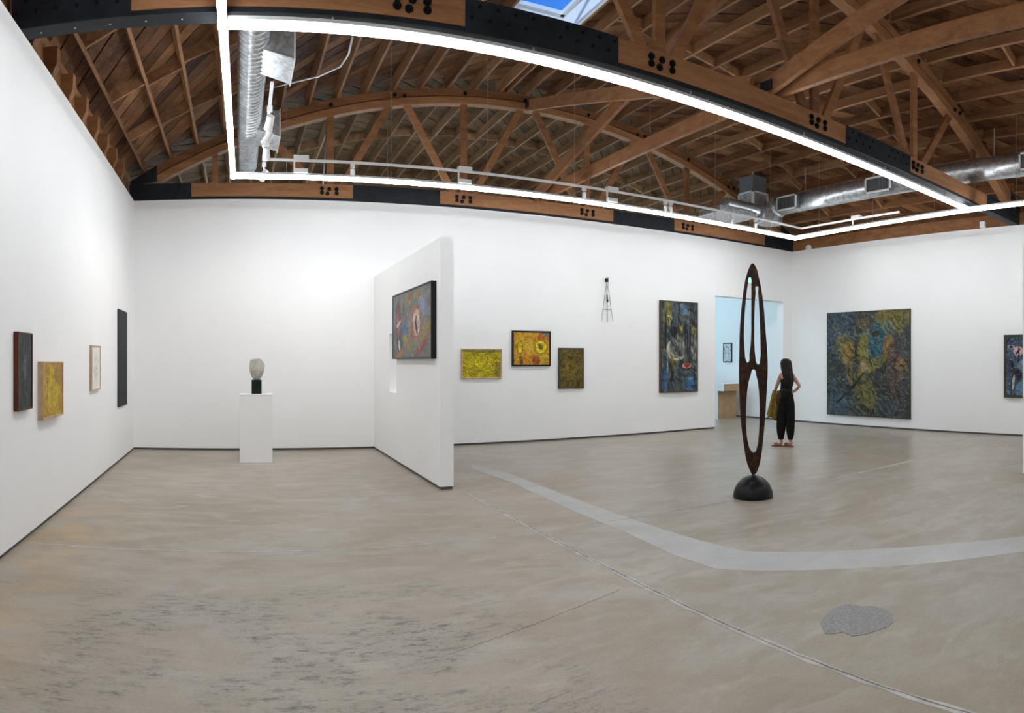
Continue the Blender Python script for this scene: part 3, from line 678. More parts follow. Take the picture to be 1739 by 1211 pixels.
# ------------------------------------------------------------------ pictures
def paint(name, stops, shapes=(), scale=4.0, stretch=(1, 1), lines=(), aspect=1.0, rough=0.5, seed=0.0, warp=0.10, grain=0.25, fill=(), hatch=None):
    """Painted canvas: marbled ground, contour squiggles (lines: scale, width, colour, amount, stretch) and soft-edged painted
    shapes (u, v, ru, rv, turn, colour[, inner]) in the canvas's own 0-1 coordinates."""
    m, nt, b = mat(name); uv = nd(nt, 'ShaderNodeUVMap'); uv.uv_map = 'UVMap'
    base = scaled(nt, uv.outputs[0], (aspect, 1, 1), (seed, seed*1.7, 0))
    wn = nd(nt, 'ShaderNodeTexNoise'); wn.inputs['Scale'].default_value = 5.0; wn.inputs['Detail'].default_value = 3; lk(nt, base, wn.inputs['Vector'])
    col = ramp(nt, noise(nt, scaled(nt, base, (stretch[0], stretch[1], 1)), scale, 6, 0.62, 0.8), stops)
    for (msc, c, lo_, hi_, amt, st) in fill:
        f = noise(nt, scaled(nt, base, (st[0], st[1], 1), (msc*0.3, 5.1, 0)), msc, 4, 0.55, 0.6)
        col = mix_c(nt, math_n(nt, 'MULTIPLY', ramp(nt, f, [(lo_, (0, 0, 0)), (hi_, (1, 1, 1))]), amt), col, c)
    # warped uv for the shapes
    d = nd(nt, 'ShaderNodeVectorMath', operation='SUBTRACT'); lk(nt, wn.outputs['Color'], d.inputs[0]); d.inputs[1].default_value = (0.5, 0.5, 0.5)
    d2 = nd(nt, 'ShaderNodeVectorMath', operation='SCALE'); lk(nt, d.outputs[0], d2.inputs[0]); d2.inputs[3].default_value = warp
    d3 = nd(nt, 'ShaderNodeVectorMath', operation='ADD'); lk(nt, uv.outputs[0], d3.inputs[0]); lk(nt, d2.outputs[0], d3.inputs[1])
    sp = nd(nt, 'ShaderNodeSeparateXYZ'); lk(nt, d3.outputs[0], sp.inputs[0])
    brush = ramp(nt, noise(nt, scaled(nt, base, (stretch[0], stretch[1], 1), (3, 8, 0)), 9, 4, 0.6, 0.5), [(0.36, (0.55, 0.55, 0.55)), (0.50, (1, 1, 1))])
    tone = ramp(nt, noise(nt, scaled(nt, base, (1, 1, 1), (5, 2, 0)), 13, 4, 0.6, 1.2), [(0.36, (0, 0, 0)), (0.62, (1, 1, 1))])
    for s in shapes:
        u, v, ru, rv, tr, c = s[:6]; inner = s[6] if len(s) > 6 else None
        a = math_n(nt, 'MULTIPLY', math_n(nt, 'SUBTRACT', sp.outputs[0], u), aspect); w = math_n(nt, 'SUBTRACT', sp.outputs[1], v)
        ca, sa = math.cos(tr), math.sin(tr)
        p = math_n(nt, 'ADD', math_n(nt, 'MULTIPLY', a, ca/(ru*aspect)), math_n(nt, 'MULTIPLY', w, sa/(ru*aspect)))
        q = math_n(nt, 'ADD', math_n(nt, 'MULTIPLY', a, -sa/rv), math_n(nt, 'MULTIPLY', w, ca/rv))
        rr = math_n(nt, 'SQRT', math_n(nt, 'ADD', math_n(nt, 'MULTIPLY', p, p), math_n(nt, 'MULTIPLY', q, q)))
        mr = nd(nt, 'ShaderNodeMapRange'); mr.interpolation_type = 'SMOOTHSTEP'; mr.inputs[1].default_value = 1.08; mr.inputs[2].default_value = 0.88; lk(nt, rr, mr.inputs[0])
        f = mr.outputs[0]
        if inner:
            mi = nd(nt, 'ShaderNodeMapRange'); mi.interpolation_type = 'SMOOTHSTEP'; mi.inputs[1].default_value = inner-0.1; mi.inputs[2].default_value = inner+0.1; lk(nt, rr, mi.inputs[0])
            f = math_n(nt, 'MULTIPLY', f, mi.outputs[0])
        f = math_n(nt, 'MULTIPLY', f, brush)
        col = mix_c(nt, f, col, mix_c(nt, tone, tuple(x*0.6 for x in c), tuple(min(1, x*1.3) for x in c)))
    for (ls, lw, c, amt, st) in lines:
        f = noise(nt, scaled(nt, base, (st[0], st[1], 1), (ls, ls*0.7, 0)), ls, 2, 0.5, 0.9)
        ln = math_n(nt, 'ABSOLUTE', math_n(nt, 'SUBTRACT', f, 0.5))
        ms = nd(nt, 'ShaderNodeMapRange'); ms.inputs[1].default_value = lw; ms.inputs[2].default_value = lw*0.4; lk(nt, ln, ms.inputs[0])
        col = mix_c(nt, math_n(nt, 'MULTIPLY', ms.outputs[0], amt), col, c)
    if hatch:
        hs, hc_, ha = hatch
        wv = nd(nt, 'ShaderNodeTexWave'); wv.wave_type = 'BANDS'; wv.bands_direction = 'DIAGONAL'; wv.inputs['Scale'].default_value = hs; wv.inputs['Distortion'].default_value = 14; wv.inputs['Detail'].default_value = 2; wv.inputs['Detail Scale'].default_value = 0.6
        lk(nt, base, wv.inputs['Vector'])
        hm = math_n(nt, 'MULTIPLY', ramp(nt, wv.outputs['Fac'], [(0.62, (0, 0, 0)), (0.78, (1, 1, 1))]), ramp(nt, noise(nt, scaled(nt, base, (1, 1, 1), (9, 9, 0)), 4, 2), [(0.45, (0, 0, 0)), (0.55, (1, 1, 1))]))
        col = mix_c(nt, math_n(nt, 'MULTIPLY', hm, ha), col, hc_)
    g = noise(nt, base, 60, 3, 0.7)
    col = mix_c(nt, grain, col, ramp(nt, g, [(0.3, (0.25, 0.25, 0.25)), (0.7, (0.75, 0.75, 0.75))]), 'OVERLAY')
    lk(nt, col, b.inputs['Base Color']); b.inputs['Roughness'].default_value = rough; b.inputs['Specular IOR Level'].default_value = 0.2; bump(nt, b, g, 0.25, 0.003)
    return m
def picture(name, label, cat, centre, rz, w, h, depth, art, frame, fw=0.02, lip=0.008, mount=None):
    """centre: on the wall; local x to the viewer's right, local -y out of the wall"""
    t = thing(name, label, cat, centre, rz)
    if fw > 0:
        f = MB()
        for a, b_ in (((-w/2, -depth, -h/2), (w/2, 0, -h/2+fw)), ((-w/2, -depth, h/2-fw), (w/2, 0, h/2)), ((-w/2, -depth, -h/2+fw), (-w/2+fw, 0, h/2-fw)), ((w/2-fw, -depth, -h/2+fw), (w/2, 0, h/2-fw))): f.box(a, b_)
        f.build('frame', frame, t, local=True, bevel=0.002)
    d = depth-lip if fw > 0 else depth
    x0, x1, z0, z1 = -w/2+fw, w/2-fw, -h/2+fw, h/2-fw
    c = MB().box((x0, -d, z0), (x1, -0.004, z1)).build('canvas' if not mount else 'sheet', art, t, local=True)
    me = c.data; uvl = me.uv_layers.new(name='UVMap')
    for lp in me.loops:
        p = me.vertices[lp.vertex_index].co; uvl.data[lp.index].uv = ((p.x-x0)/(x1-x0), (p.z-z0)/(z1-z0))
    return t
def on_back(px0, px1, yt, yb, d=0.04):
    a, b_ = at_y(px0, yt, YB-d), at_y(px1, yb, YB-d)
    zt0, zt1 = at_y(px0, yt[0], YB-d).z if isinstance(yt, tuple) else a.z, 0
    return a, b_
def rect_back(px0, px1, y0, y1, d):
    xa, xb = at_y(px0, 600, YB-d).x, at_y(px1, 600, YB-d).x; pm = (px0+px1)/2
    za, zb = at_y(pm, y0, YB-d).z, at_y(pm, y1, YB-d).z
    return Vector(((xa+xb)/2, YB, (za+zb)/2)), xb-xa, za-zb
M['fr_black'] = plain('black_frame', (0.012, 0.012, 0.012), 0.4)
M['fr_dark'] = plain('dark_olive_frame', (0.05, 0.048, 0.035), 0.45)
M['fr_pale'] = plain('pale_wood_frame', (0.50, 0.33, 0.20), 0.5, 0, 0.12, 12)
M['fr_brown'] = plain('red_brown_frame', (0.10, 0.030, 0.012), 0.45, 0, 0.2, 12)
M['fr_tall'] = plain('bronze_brown_frame', (0.07, 0.045, 0.022), 0.45)

Yel, Ora = (0.62, 0.50, 0.02), (0.55, 0.22, 0.02)
c, w, h = rect_back(784, 852, 592.5, 643, 0.04)
picture('framed_painting', 'yellow-green painting with squiggles in a pale wood frame, lowest by the partition', 'painting', c, 0, w, h, 0.045,
    paint('art_lemon', [(0.3, (0.22, 0.18, 0.010)), (0.45, (0.46, 0.38, 0.012)), (0.6, (0.66, 0.56, 0.02)), (0.75, (0.80, 0.70, 0.08))], (
        (0.10, 0.82, 0.09, 0.12, 0, (0.55, 0.45, 0.02), 0.6), (0.42, 0.5, 0.10, 0.16, 0.3, (0.72, 0.64, 0.02)), (0.5, 0.97, 0.6, 0.08, 0, (0.20, 0.20, 0.05)), (0.93, 0.3, 0.09, 0.3, 0, (0.28, 0.22, 0.05))),
        6, (0.8, 1.6), ((6, 0.022, (0.07, 0.04, 0.008), 0.9, (0.8, 1.7)), (11, 0.02, (0.20, 0.13, 0.02), 0.7, (1, 1.3))), 1.35, seed=1, hatch=(6, (0.07, 0.04, 0.008), 0.5)), 'fr_pale', 0.02)
c, w, h = rect_back(870, 935, 562, 622, 0.04)
picture('framed_painting', 'orange and yellow painting with a hollow yellow ring in a black frame', 'painting', c, 0, w, h, 0.05,
    paint('art_ring', [(0.3, (0.28, 0.10, 0.015)), (0.45, (0.55, 0.27, 0.02)), (0.6, (0.66, 0.42, 0.03)), (0.75, (0.66, 0.50, 0.12))], (
        (0.90, 0.95, 0.2, 0.10, 0, (0.16, 0.19, 0.18)), (0.45, 0.58, 0.15, 0.22, 0, (0.60, 0.40, 0.04)), (0.35, 0.14, 0.16, 0.2, 0, (0.55, 0.24, 0.02)), (0.62, 0.12, 0.12, 0.15, 0, (0.32, 0.06, 0.03)), (0.85, 0.15, 0.12, 0.2, 0, (0.55, 0.36, 0.03)),
        (0.77, 0.86, 0.11, 0.11, 0, (0.50, 0.12, 0.02)), (0.17, 0.53, 0.085, 0.22, 0, (0.12, 0.07, 0.01)), (0.17, 0.53, 0.065, 0.19, 0, (0.75, 0.62, 0.02)), (0.76, 0.55, 0.19, 0.22, 0, (0.30, 0.10, 0.01)), (0.76, 0.55, 0.165, 0.20, 0, (0.80, 0.66, 0.02)), (0.755, 0.56, 0.07, 0.105, 0.2, (0.10, 0.085, 0.05)),
        (0.21, 0.13, 0.05, 0.14, 0.2, (0.08, 0.07, 0.03))),
        7, (1, 1), ((11, 0.04, (0.14, 0.06, 0.01), 0.5, (1, 1)),), 1.08, seed=3, warp=0.06, hatch=(9, (0.16, 0.07, 0.01), 0.6)), 'fr_black', 0.03)
c, w, h = rect_back(949, 991.5, 591, 660, 0.04)
picture('framed_painting', 'small upright dark brown and olive painting in a thin dark frame', 'painting', c, 0, w, h, 0.045,
    paint('art_olive', [(0.3, (0.045, 0.028, 0.010)), (0.45, (0.10, 0.070, 0.015)), (0.6, (0.17, 0.13, 0.02)), (0.75, (0.26, 0.20, 0.05))], (
        (0.5, 0.52, 0.26, 0.20, 0, (0.20, 0.15, 0.015)), (0.45, 0.78, 0.12, 0.04, -0.3, (0.04, 0.02, 0.015)), (0.78, 0.13, 0.04, 0.12, 0.25, (0.03, 0.015, 0.01)), (0.5, 0.5, 0.10, 0.08, 0, (0.24, 0.12, 0.02))),
        7, (1, 1), ((9, 0.04, (0.035, 0.02, 0.008), 0.8, (1, 1)), (16, 0.03, (0.26, 0.21, 0.06), 0.5, (1, 1))), 0.62, seed=5, hatch=(8, (0.03, 0.018, 0.006), 0.7)), 'fr_dark', 0.02)
c, w, h = rect_back(1121, 1184.5, 512, 666, 0.04)
picture('framed_painting', 'tall narrow blue-grey painting with a pale crescent and dark vertical bars', 'painting', c, 0, w, h, 0.06,
    paint('art_tall', [(0.30, (0.018, 0.026, 0.035)), (0.45, (0.055, 0.070, 0.075)), (0.58, (0.095, 0.115, 0.12)), (0.72, (0.10, 0.105, 0.045))], (
        (0.18, 0.86, 0.10, 0.14, 0, (0.20, 0.19, 0.02)), (0.62, 0.92, 0.18, 0.06, 0, (0.11, 0.17, 0.24)), (0.92, 0.68, 0.07, 0.06, 0, (0.22, 0.21, 0.015)), (0.90, 0.50, 0.12, 0.14, 0, (0.20, 0.20, 0.18)),
        (0.08, 0.12, 0.07, 0.18, 0, (0.04, 0.13, 0.33)), (0.80, 0.08, 0.14, 0.09, 0, (0.045, 0.13, 0.26)), (0.32, 0.35, 0.08, 0.1, 0, (0.16, 0.13, 0.02)),
        (0.55, 0.50, 0.2, 0.10, 0.4, (0.15, 0.16, 0.155)), (0.42, 0.47, 0.28, 0.125, -0.25, (0.55, 0.52, 0.38)), (0.50, 0.51, 0.27, 0.125, -0.25, (0.12, 0.13, 0.13)),
        (0.20, 0.81, 0.085, 0.035, 0, (0.42, 0.42, 0.36), 0.7), (0.12, 0.62, 0.03, 0.26, 0, (0.012, 0.015, 0.016)), (0.36, 0.66, 0.12, 0.07, 0.5, (0.010, 0.011, 0.012)), (0.52, 0.67, 0.05, 0.09, -0.3, (0.28, 0.21, 0.015)),
        (0.66, 0.63, 0.022, 0.24, 0, (0.010, 0.010, 0.010)), (0.72, 0.62, 0.018, 0.22, 0, (0.014, 0.014, 0.012)), (0.80, 0.62, 0.022, 0.25, 0, (0.010, 0.010, 0.010)), (0.30, 0.16, 0.02, 0.12, 0, (0.008, 0.010, 0.02)), (0.30, 0.13, 0.07, 0.03, 0, (0.01, 0.012, 0.025)),
        (0.70, 0.285, 0.17, 0.055, 0.1, (0.03, 0.015, 0.012)), (0.70, 0.285, 0.13, 0.04, 0.1, (0.50, 0.33, 0.25), 0.5), (0.70, 0.29, 0.07, 0.035, 0.0, (0.40, 0.035, 0.03)), (0.80, 0.15, 0.10, 0.02, 0, (0.14, 0.26, 0.40)), (0.67, 0.87, 0.06, 0.02, 0, (0.16, 0.24, 0.34), 0.55), (0.88, 0.5, 0.03, 0.04, -0.4, (0.48, 0.47, 0.42)), (0.17, 0.30, 0.025, 0.10, 0, (0.34, 0.38, 0.40))),
        5, (3.2, 0.7), ((7, 0.02, (0.40, 0.42, 0.40), 0.25, (2, 0.5)), (8, 0.03, (0.012, 0.014, 0.02), 0.8, (2.2, 0.5))), 0.43, seed=7, warp=0.07, hatch=(5, (0.01, 0.012, 0.016), 0.6)), 'fr_tall', 0.022)
# partition picture
ya, yb_ = 7.80, 9.86
picture('framed_painting', 'wide grey-blue painting with a red speckled oval hung on the partition', 'painting', (PX0, (ya+yb_)/2, 2.055), -PI/2, yb_-ya, 0.955, 0.07,
    paint('art_ovals', [(0.3, (0.075, 0.085, 0.085)), (0.45, (0.13, 0.14, 0.14)), (0.58, (0.16, 0.165, 0.155)), (0.72, (0.20, 0.16, 0.07))], (
        (0.36, 0.44, 0.16, 0.10, 0, (0.07, 0.13, 0.28)), (0.80, 0.72, 0.12, 0.13, -0.4, (0.17, 0.25, 0.40)), (0.05, 0.72, 0.06, 0.2, 0, (0.15, 0.20, 0.27)), (0.90, 0.35, 0.14, 0.12, 0.5, (0.22, 0.16, 0.03)), (0.68, 0.90, 0.10, 0.08, 0, (0.22, 0.16, 0.07)),
        (0.62, 0.32, 0.24, 0.20, 0.2, (0.26, 0.18, 0.03)), (0.63, 0.47, 0.20, 0.33, 0.05, (0.16, 0.20, 0.17)), (0.65, 0.49, 0.145, 0.28, 0.05, (0.34, 0.09, 0.06)), (0.66, 0.50, 0.085, 0.20, 0.05, (0.60, 0.50, 0.42)), (0.66, 0.44, 0.02, 0.14, 0.6, (0.02, 0.015, 0.015)), (0.65, 0.56, 0.02, 0.06, -0.2, (0.03, 0.02, 0.02)),
        (0.17, 0.52, 0.095, 0.40, 0.05, (0.14, 0.055, 0.06)), (0.20, 0.22, 0.10, 0.14, -0.3, (0.03, 0.06, 0.09)), (0.16, 0.50, 0.022, 0.28, 0.03, (0.36, 0.09, 0.08)), (0.18, 0.54, 0.07, 0.035, 0.3, (0.62, 0.55, 0.48)), (0.19, 0.20, 0.025, 0.10, 0.5, (0.66, 0.60, 0.50)), (0.22, 0.06, 0.12, 0.06, 0.2, (0.32, 0.13, 0.03)), (0.37, 0.27, 0.05, 0.08, 0, (0.36, 0.24, 0.03)),
        (0.32, 0.74, 0.025, 0.12, 0, (0.03, 0.035, 0.02)), (0.48, 0.88, 0.045, 0.13, 0, (0.26, 0.08, 0.03)), (0.48, 0.82, 0.02, 0.05, 0, (0.45, 0.32, 0.05)), (0.78, 0.13, 0.18, 0.05, 0.35, (0.28, 0.035, 0.035))),
        6, (1, 1), ((7, 0.014, (0.03, 0.03, 0.03), 0.6, (1, 1)), (12, 0.012, (0.5, 0.42, 0.34), 0.4, (1, 1))), 2.15, seed=9, warp=0.05, hatch=(9, (0.45, 0.40, 0.36), 0.35)), 'fr_black', 0.022)
# right wall
def rect_right(ya, yb_, z0, z1): return Vector((XR, (ya+yb_)/2, (z0+z1)/2)), abs(yb_-ya), z1-z0
c, w, h = rect_right(7.98, 10.38, 0.243, 2.72)
picture('large_painting', 'large square dark blue-grey painting of tangled plant-like forms', 'painting', c, -PI/2, w, h, 0.05,
    paint('art_tangle', [(0.3, (0.014, 0.019, 0.023)), (0.45, (0.034, 0.041, 0.044)), (0.58, (0.056, 0.062, 0.060)), (0.72, (0.10, 0.085, 0.045))], (
        (0.12, 0.85, 0.25, 0.30, 0, (0.055, 0.085, 0.12)), (0.88, 0.92, 0.28, 0.13, 0, (0.16, 0.14, 0.03)), (0.5, 0.06, 0.7, 0.14, 0, (0.065, 0.085, 0.095)), (0.10, 0.15, 0.16, 0.22, 0, (0.05, 0.09, 0.12)), (0.97, 0.4, 0.10, 0.5, 0, (0.055, 0.06, 0.065)),
        (0.24, 0.64, 0.12, 0.16, 0.4, (0.15, 0.13, 0.05)), (0.28, 0.60, 0.08, 0.12, 0.1, (0.30, 0.19, 0.03)), (0.26, 0.61, 0.03, 0.03, 0, (0.45, 0.20, 0.04)), (0.47, 0.63, 0.08, 0.17, 0, (0.20, 0.17, 0.03)), (0.62, 0.70, 0.10, 0.2, 0, (0.02, 0.09, 0.13)), (0.76, 0.66, 0.07, 0.13, 0, (0.20, 0.12, 0.03)), (0.45, 0.90, 0.09, 0.05, 0, (0.12, 0.085, 0.04)), (0.45, 0.80, 0.13, 0.035, 0, (0.09, 0.12, 0.10)), (0.76, 0.84, 0.08, 0.06, 0, (0.13, 0.17, 0.15)),
        (0.28, 0.45, 0.04, 0.16, 0.15, (0.20, 0.14, 0.05)), (0.18, 0.32, 0.07, 0.12, 0.2, (0.035, 0.05, 0.05)), (0.47, 0.24, 0.13, 0.24, 0.25, (0.14, 0.135, 0.04)), (0.60, 0.50, 0.16, 0.05, 0.5, (0.20, 0.18, 0.035)), (0.46, 0.47, 0.05, 0.04, 0, (0.30, 0.20, 0.12)), (0.82, 0.45, 0.09, 0.28, 0, (0.085, 0.06, 0.05)), (0.90, 0.50, 0.06, 0.06, 0.4, (0.20, 0.12, 0.05)), (0.30, 0.26, 0.26, 0.012, 0.75, (0.008, 0.010, 0.010)), (0.42, 0.44, 0.16, 0.14, 0.2, (0.012, 0.014, 0.012), 0.86), (0.60, 0.78, 0.04, 0.03, 0, (0.02, 0.02, 0.02)), (0.5, 0.06, 0.12, 0.03, -0.5, (0.025, 0.03, 0.02))),
        4, (1.2, 0.9), ((3.5, 0.008, (0.006, 0.008, 0.010), 0.8, (1.3, 1)), (7, 0.011, (0.010, 0.012, 0.014), 0.8, (1, 1.6)), (12, 0.014, (0.26, 0.25, 0.19), 0.5, (1.2, 1)), (9, 0.012, (0.30, 0.27, 0.17), 0.6, (0.7, 1.8))), 0.97, seed=11, warp=0.08, hatch=(9, (0.010, 0.012, 0.014), 0.55)), 'fr_dark', 0.012)
yb2 = at_x(1705, 600, XR-0.05).y
c, w, h = rect_right(yb2-1.0, yb2, 0.79, 2.09)
picture('framed_painting', 'dark blue painting in an olive frame, half hidden at the picture border', 'painting', c, -PI/2, w, h, 0.06,
    paint('art_night', [(0.3, (0.012, 0.018, 0.03)), (0.5, (0.03, 0.05, 0.085)), (0.65, (0.07, 0.12, 0.19)), (0.8, (0.16, 0.20, 0.24))], (
        (0.12, 0.84, 0.09, 0.04, 0, (0.35, 0.35, 0.33), 0.6), (0.12, 0.84, 0.04, 0.025, 0, (0.01, 0.01, 0.015)), (0.30, 0.76, 0.12, 0.09, 0, (0.60, 0.35, 0.35)), (0.30, 0.76, 0.09, 0.02, 0.8, (0.02, 0.01, 0.01)), (0.31, 0.62, 0.02, 0.2, 0, (0.02, 0.01, 0.015)), (0.17, 0.40, 0.05, 0.2, 0.1, (0.02, 0.008, 0.012)), (0.18, 0.22, 0.03, 0.13, -0.1, (0.55, 0.45, 0.36)), (0.38, 0.12, 0.18, 0.12, 0.6, (0.10, 0.18, 0.27)), (0.42, 0.5, 0.14, 0.12, 0, (0.16, 0.22, 0.28)), (0.30, 0.38, 0.10, 0.08, 0, (0.01, 0.012, 0.02))),
        5, (1, 1), ((8, 0.02, (0.3, 0.33, 0.36), 0.5, (1, 1)),), 0.77, seed=13, warp=0.06), 'fr_dark', 0.055)
# left wall
def rect_left(ya, yb_, z0, z1): return Vector((XL, (ya+yb_)/2, (z0+z1)/2)), yb_-ya, z1-z0
c, w, h = rect_left(5.17, 5.56, 1.135, 1.79)
picture('framed_painting', 'near-black vertical painting in a red-brown frame at the picture edge', 'painting', c, PI/2, w, h, 0.045,
    paint('art_black', [(0.35, (0.004, 0.006, 0.006)), (0.5, (0.012, 0.018, 0.020)), (0.62, (0.035, 0.05, 0.052)), (0.75, (0.11, 0.13, 0.10))], ((0.5, 0.55, 0.12, 0.18, 0, (0.07, 0.09, 0.10)),),
          5, (2.5, 0.8), ((9, 0.03, (0.12, 0.14, 0.09), 0.4, (2, 0.6)),), 0.6, seed=15), 'fr_brown', 0.012)
c, w, h = rect_left(5.847, 6.555, 1.006, 1.545)
picture('framed_painting', 'mottled yellow-ochre painting in a deep pale wood frame on the left wall', 'painting', c, PI/2, w, h, 0.057,
    paint('art_ochre', [(0.3, (0.26, 0.12, 0.015)), (0.45, (0.48, 0.27, 0.015)), (0.58, (0.64, 0.44, 0.012)), (0.72, (0.55, 0.28, 0.06))], ((0.48, 0.50, 0.25, 0.4, 0, (0.68, 0.48, 0.010)), (0.80, 0.8, 0.3, 0.2, 0, (0.42, 0.22, 0.05)), (0.5, 0.45, 0.22, 0.22, 0, (0.58, 0.43, 0.015))),
          7, (1.2, 1), ((10, 0.035, (0.13, 0.10, 0.02), 0.75, (1.8, 0.8)), (15, 0.02, (0.55, 0.32, 0.10), 0.5, (1, 1))), 1.3, seed=17, hatch=(7, (0.12, 0.09, 0.015), 0.6)), 'fr_pale', 0.018)
c, w, h = rect_left(8.008, 8.53, 1.18, 1.745)
picture('framed_drawing', 'small pale drawing on white paper in a thin light wood frame', 'drawing', c, PI/2, w, h, 0.034,
    paint('art_paper', [(0.3, (0.72, 0.70, 0.66)), (0.7, (0.80, 0.79, 0.76))], ((0.5, 0.5, 0.26, 0.3, 0, (0.66, 0.655, 0.62)), (0.5, 0.5, 0.18, 0.22, 0, (0.68, 0.68, 0.65), 0.8)), 3, (1, 1), (), 0.9, seed=19, grain=0.06), 'fr_pale', 0.016, mount=True)
c, w, h = rect_left(9.91, 10.69, 0.848, 2.335)
t = thing('wall_panel', 'tall charcoal fluted panel hung nearest the left corner', 'artwork', c, PI/2)
M['charcoal'] = plain('charcoal_fabric', (0.050, 0.054, 0.058), 0.7, 0, 0.25, 40)
MB().box((-w/2, -0.014, -h/2), (w/2, 0, h/2)).build('backing', 'charcoal', t, local=True)
rb = MB().box((-0.007, -0.024, -h/2), (0.007, -0.014, h/2)).mesh('rib'); rb.materials.append(M['charcoal'])
for k in range(36): inst('rib', rb, t, (-w/2+(k+0.5)*w/36, 0, 0))
# small drawing in the next room
picture('framed_drawing', 'small ink drawing in a black frame in the blue-lit room beyond the doorway', 'drawing', (XR, 14.03, 1.785), -PI/2, 0.36, 0.545, 0.03,
    paint('art_ink', [(0.3, (0.62, 0.64, 0.66)), (0.7, (0.72, 0.74, 0.76))], ((0.35, 0.85, 0.1, 0.03, 0.5, (0.1, 0.1, 0.12)),), 3, (1, 1), ((5, 0.03, (0.05, 0.05, 0.06), 0.8, (1, 1)),), 0.65, seed=21, grain=0.05), 'fr_black', 0.025)
# table in the next room
M['ply'] = plain('tan_plywood', (0.46, 0.29, 0.15), 0.6, 0, 0.12, 6)
t = thing('display_table', 'tan plywood display table with white end seen through the doorway', 'table', (12.08, 13.7, 0))
bs = MB().box((11.77, 13.4, 0), (12.42, 14.4, 0.75)).build('base', 'ply', t)
MB().box((11.755, 13.4, 0), (11.77, 14.4, 0.75)).build('base_cladding', 'white', t)
MB().box((11.735, 13.13, 0.752), (12.46, 14.5, 0.936)).build('table_top', 'ply', t, bevel=0.003)
MB().box((11.72, 13.13, 0.752), (11.735, 14.5, 0.936)).build('end_panel', 'white', t)
MB().box((11.72, 13.13, 0.936), (12.46, 14.5, 0.945)).build('white_top', 'white', t)

# ------------------------------------------------------------------ sculptures
# stone head on plinth
f0 = at_z(435, 786); pw_ = 0.50
t = thing('plinth', 'tall white square plinth carrying the small stone head', 'plinth', (f0.x, f0.y+pw_/2, 0))
MB().box((f0.x-pw_/2, f0.y, 0.0), (f0.x+pw_/2, f0.y+pw_, 1.028)).build('column', 'white', t, bevel=0.003)
MB().box((f0.x-pw_/2-0.004, f0.y-0.004, 1.028), (f0.x+pw_/2+0.004, f0.y+pw_+0.004, 1.04)).build('top_board', 'white', t, bevel=0.002)
m, nt, b = mat('speckled_stone'); o = coord(nt); n1_ = noise(nt, o, 9, 6, 0.7, 0.6); n2_ = noise(nt, o, 90, 3, 0.7)
cc = ramp(nt, n1_, [(0.3, (0.30, 0.285, 0.25)), (0.5, (0.44, 0.42, 0.375)), (0.7, (0.58, 0.56, 0.51))])
cc = mix_c(nt, 0.4, cc, ramp(nt, n2_, [(0.3, (0.25, 0.25, 0.24)), (0.7, (0.72, 0.71, 0.69))]), 'OVERLAY')
lk(nt, cc, b.inputs['Base Color']); b.inputs['Roughness'].default_value = 0.75; bump(nt, b, n1_, 0.4, 0.01); M['stone'] = m
M['black_block'] = plain('dark_green_black_stone', (0.008, 0.014, 0.015), 0.25, 0, 0.2)
hx, hy = f0.x+0.012, f0.y+0.22
t = thing('stone_head', 'faceted pale stone egg-shaped head on a black block', 'sculpture', (hx, hy, 1.04))
MB().box((hx-0.077, hy-0.075, 1.04), (hx+0.077, hy+0.075, 1.258)).build('block', 'black_block', t, bevel=0.004)
bm = bmesh.new()
prof = [(0.0, 0.040), (0.012, 0.055), (0.05, 0.080), (0.10, 0.103), (0.16, 0.116), (0.22, 0.119), (0.27, 0.115), (0.305, 0.104), (0.325, 0.080), (0.335, 0.04)]
rings = []
for z, r in prof:
    rings.append([bm.verts.new((r*math.cos(2*PI*j/28)*1.0+0.012*(z/0.33), r*math.sin(2*PI*j/28)*1.05, z)) for j in range(28)])
for a, b_ in zip(rings, rings[1:]):
    for j in range(28): bm.faces.new((a[j], a[(j+1) % 28], b_[(j+1) % 28], b_[j]))
bm.faces.new(rings[0][::-1]); bm.faces.new(rings[-1])
def cut(co, no):
    r = bmesh.ops.bisect_plane(bm, geom=bm.verts[:]+bm.edges[:]+bm.faces[:], plane_co=co, plane_no=Vector(no).normalized(), clear_outer=True)
    ed = [e_ for e_ in r['geom_cut'] if isinstance(e_, bmesh.types.BMEdge)]
    bmesh.ops.contextual_create(bm, geom=ed)
cut((0.035, -0.085, 0.24), (0.75, -1.0, 0.30)); cut((-0.04, -0.09, 0.26), (-0.85, -0.9, 0.16)); cut((-0.02, 0, 0.322), (-0.12, -0.15, 1)); cut((0.09, 0.0, 0.29), (0.9, 0.1, 0.75))
me = bpy.data.meshes.new('head'); bmesh.ops.recalc_face_normals(bm, faces=bm.faces); bm.to_mesh(me); bm.free(); me.materials.append(M['stone'])
o = bpy.data.objects.new('head', me); C.objects.link(o); o.parent = t; o.location = (0, 0, 0.218)
md = o.modifiers.new('bevel', 'BEVEL'); md.width = 0.008; md.segments = 2; md.limit_method = 'ANGLE'; md.angle_limit = 0.3

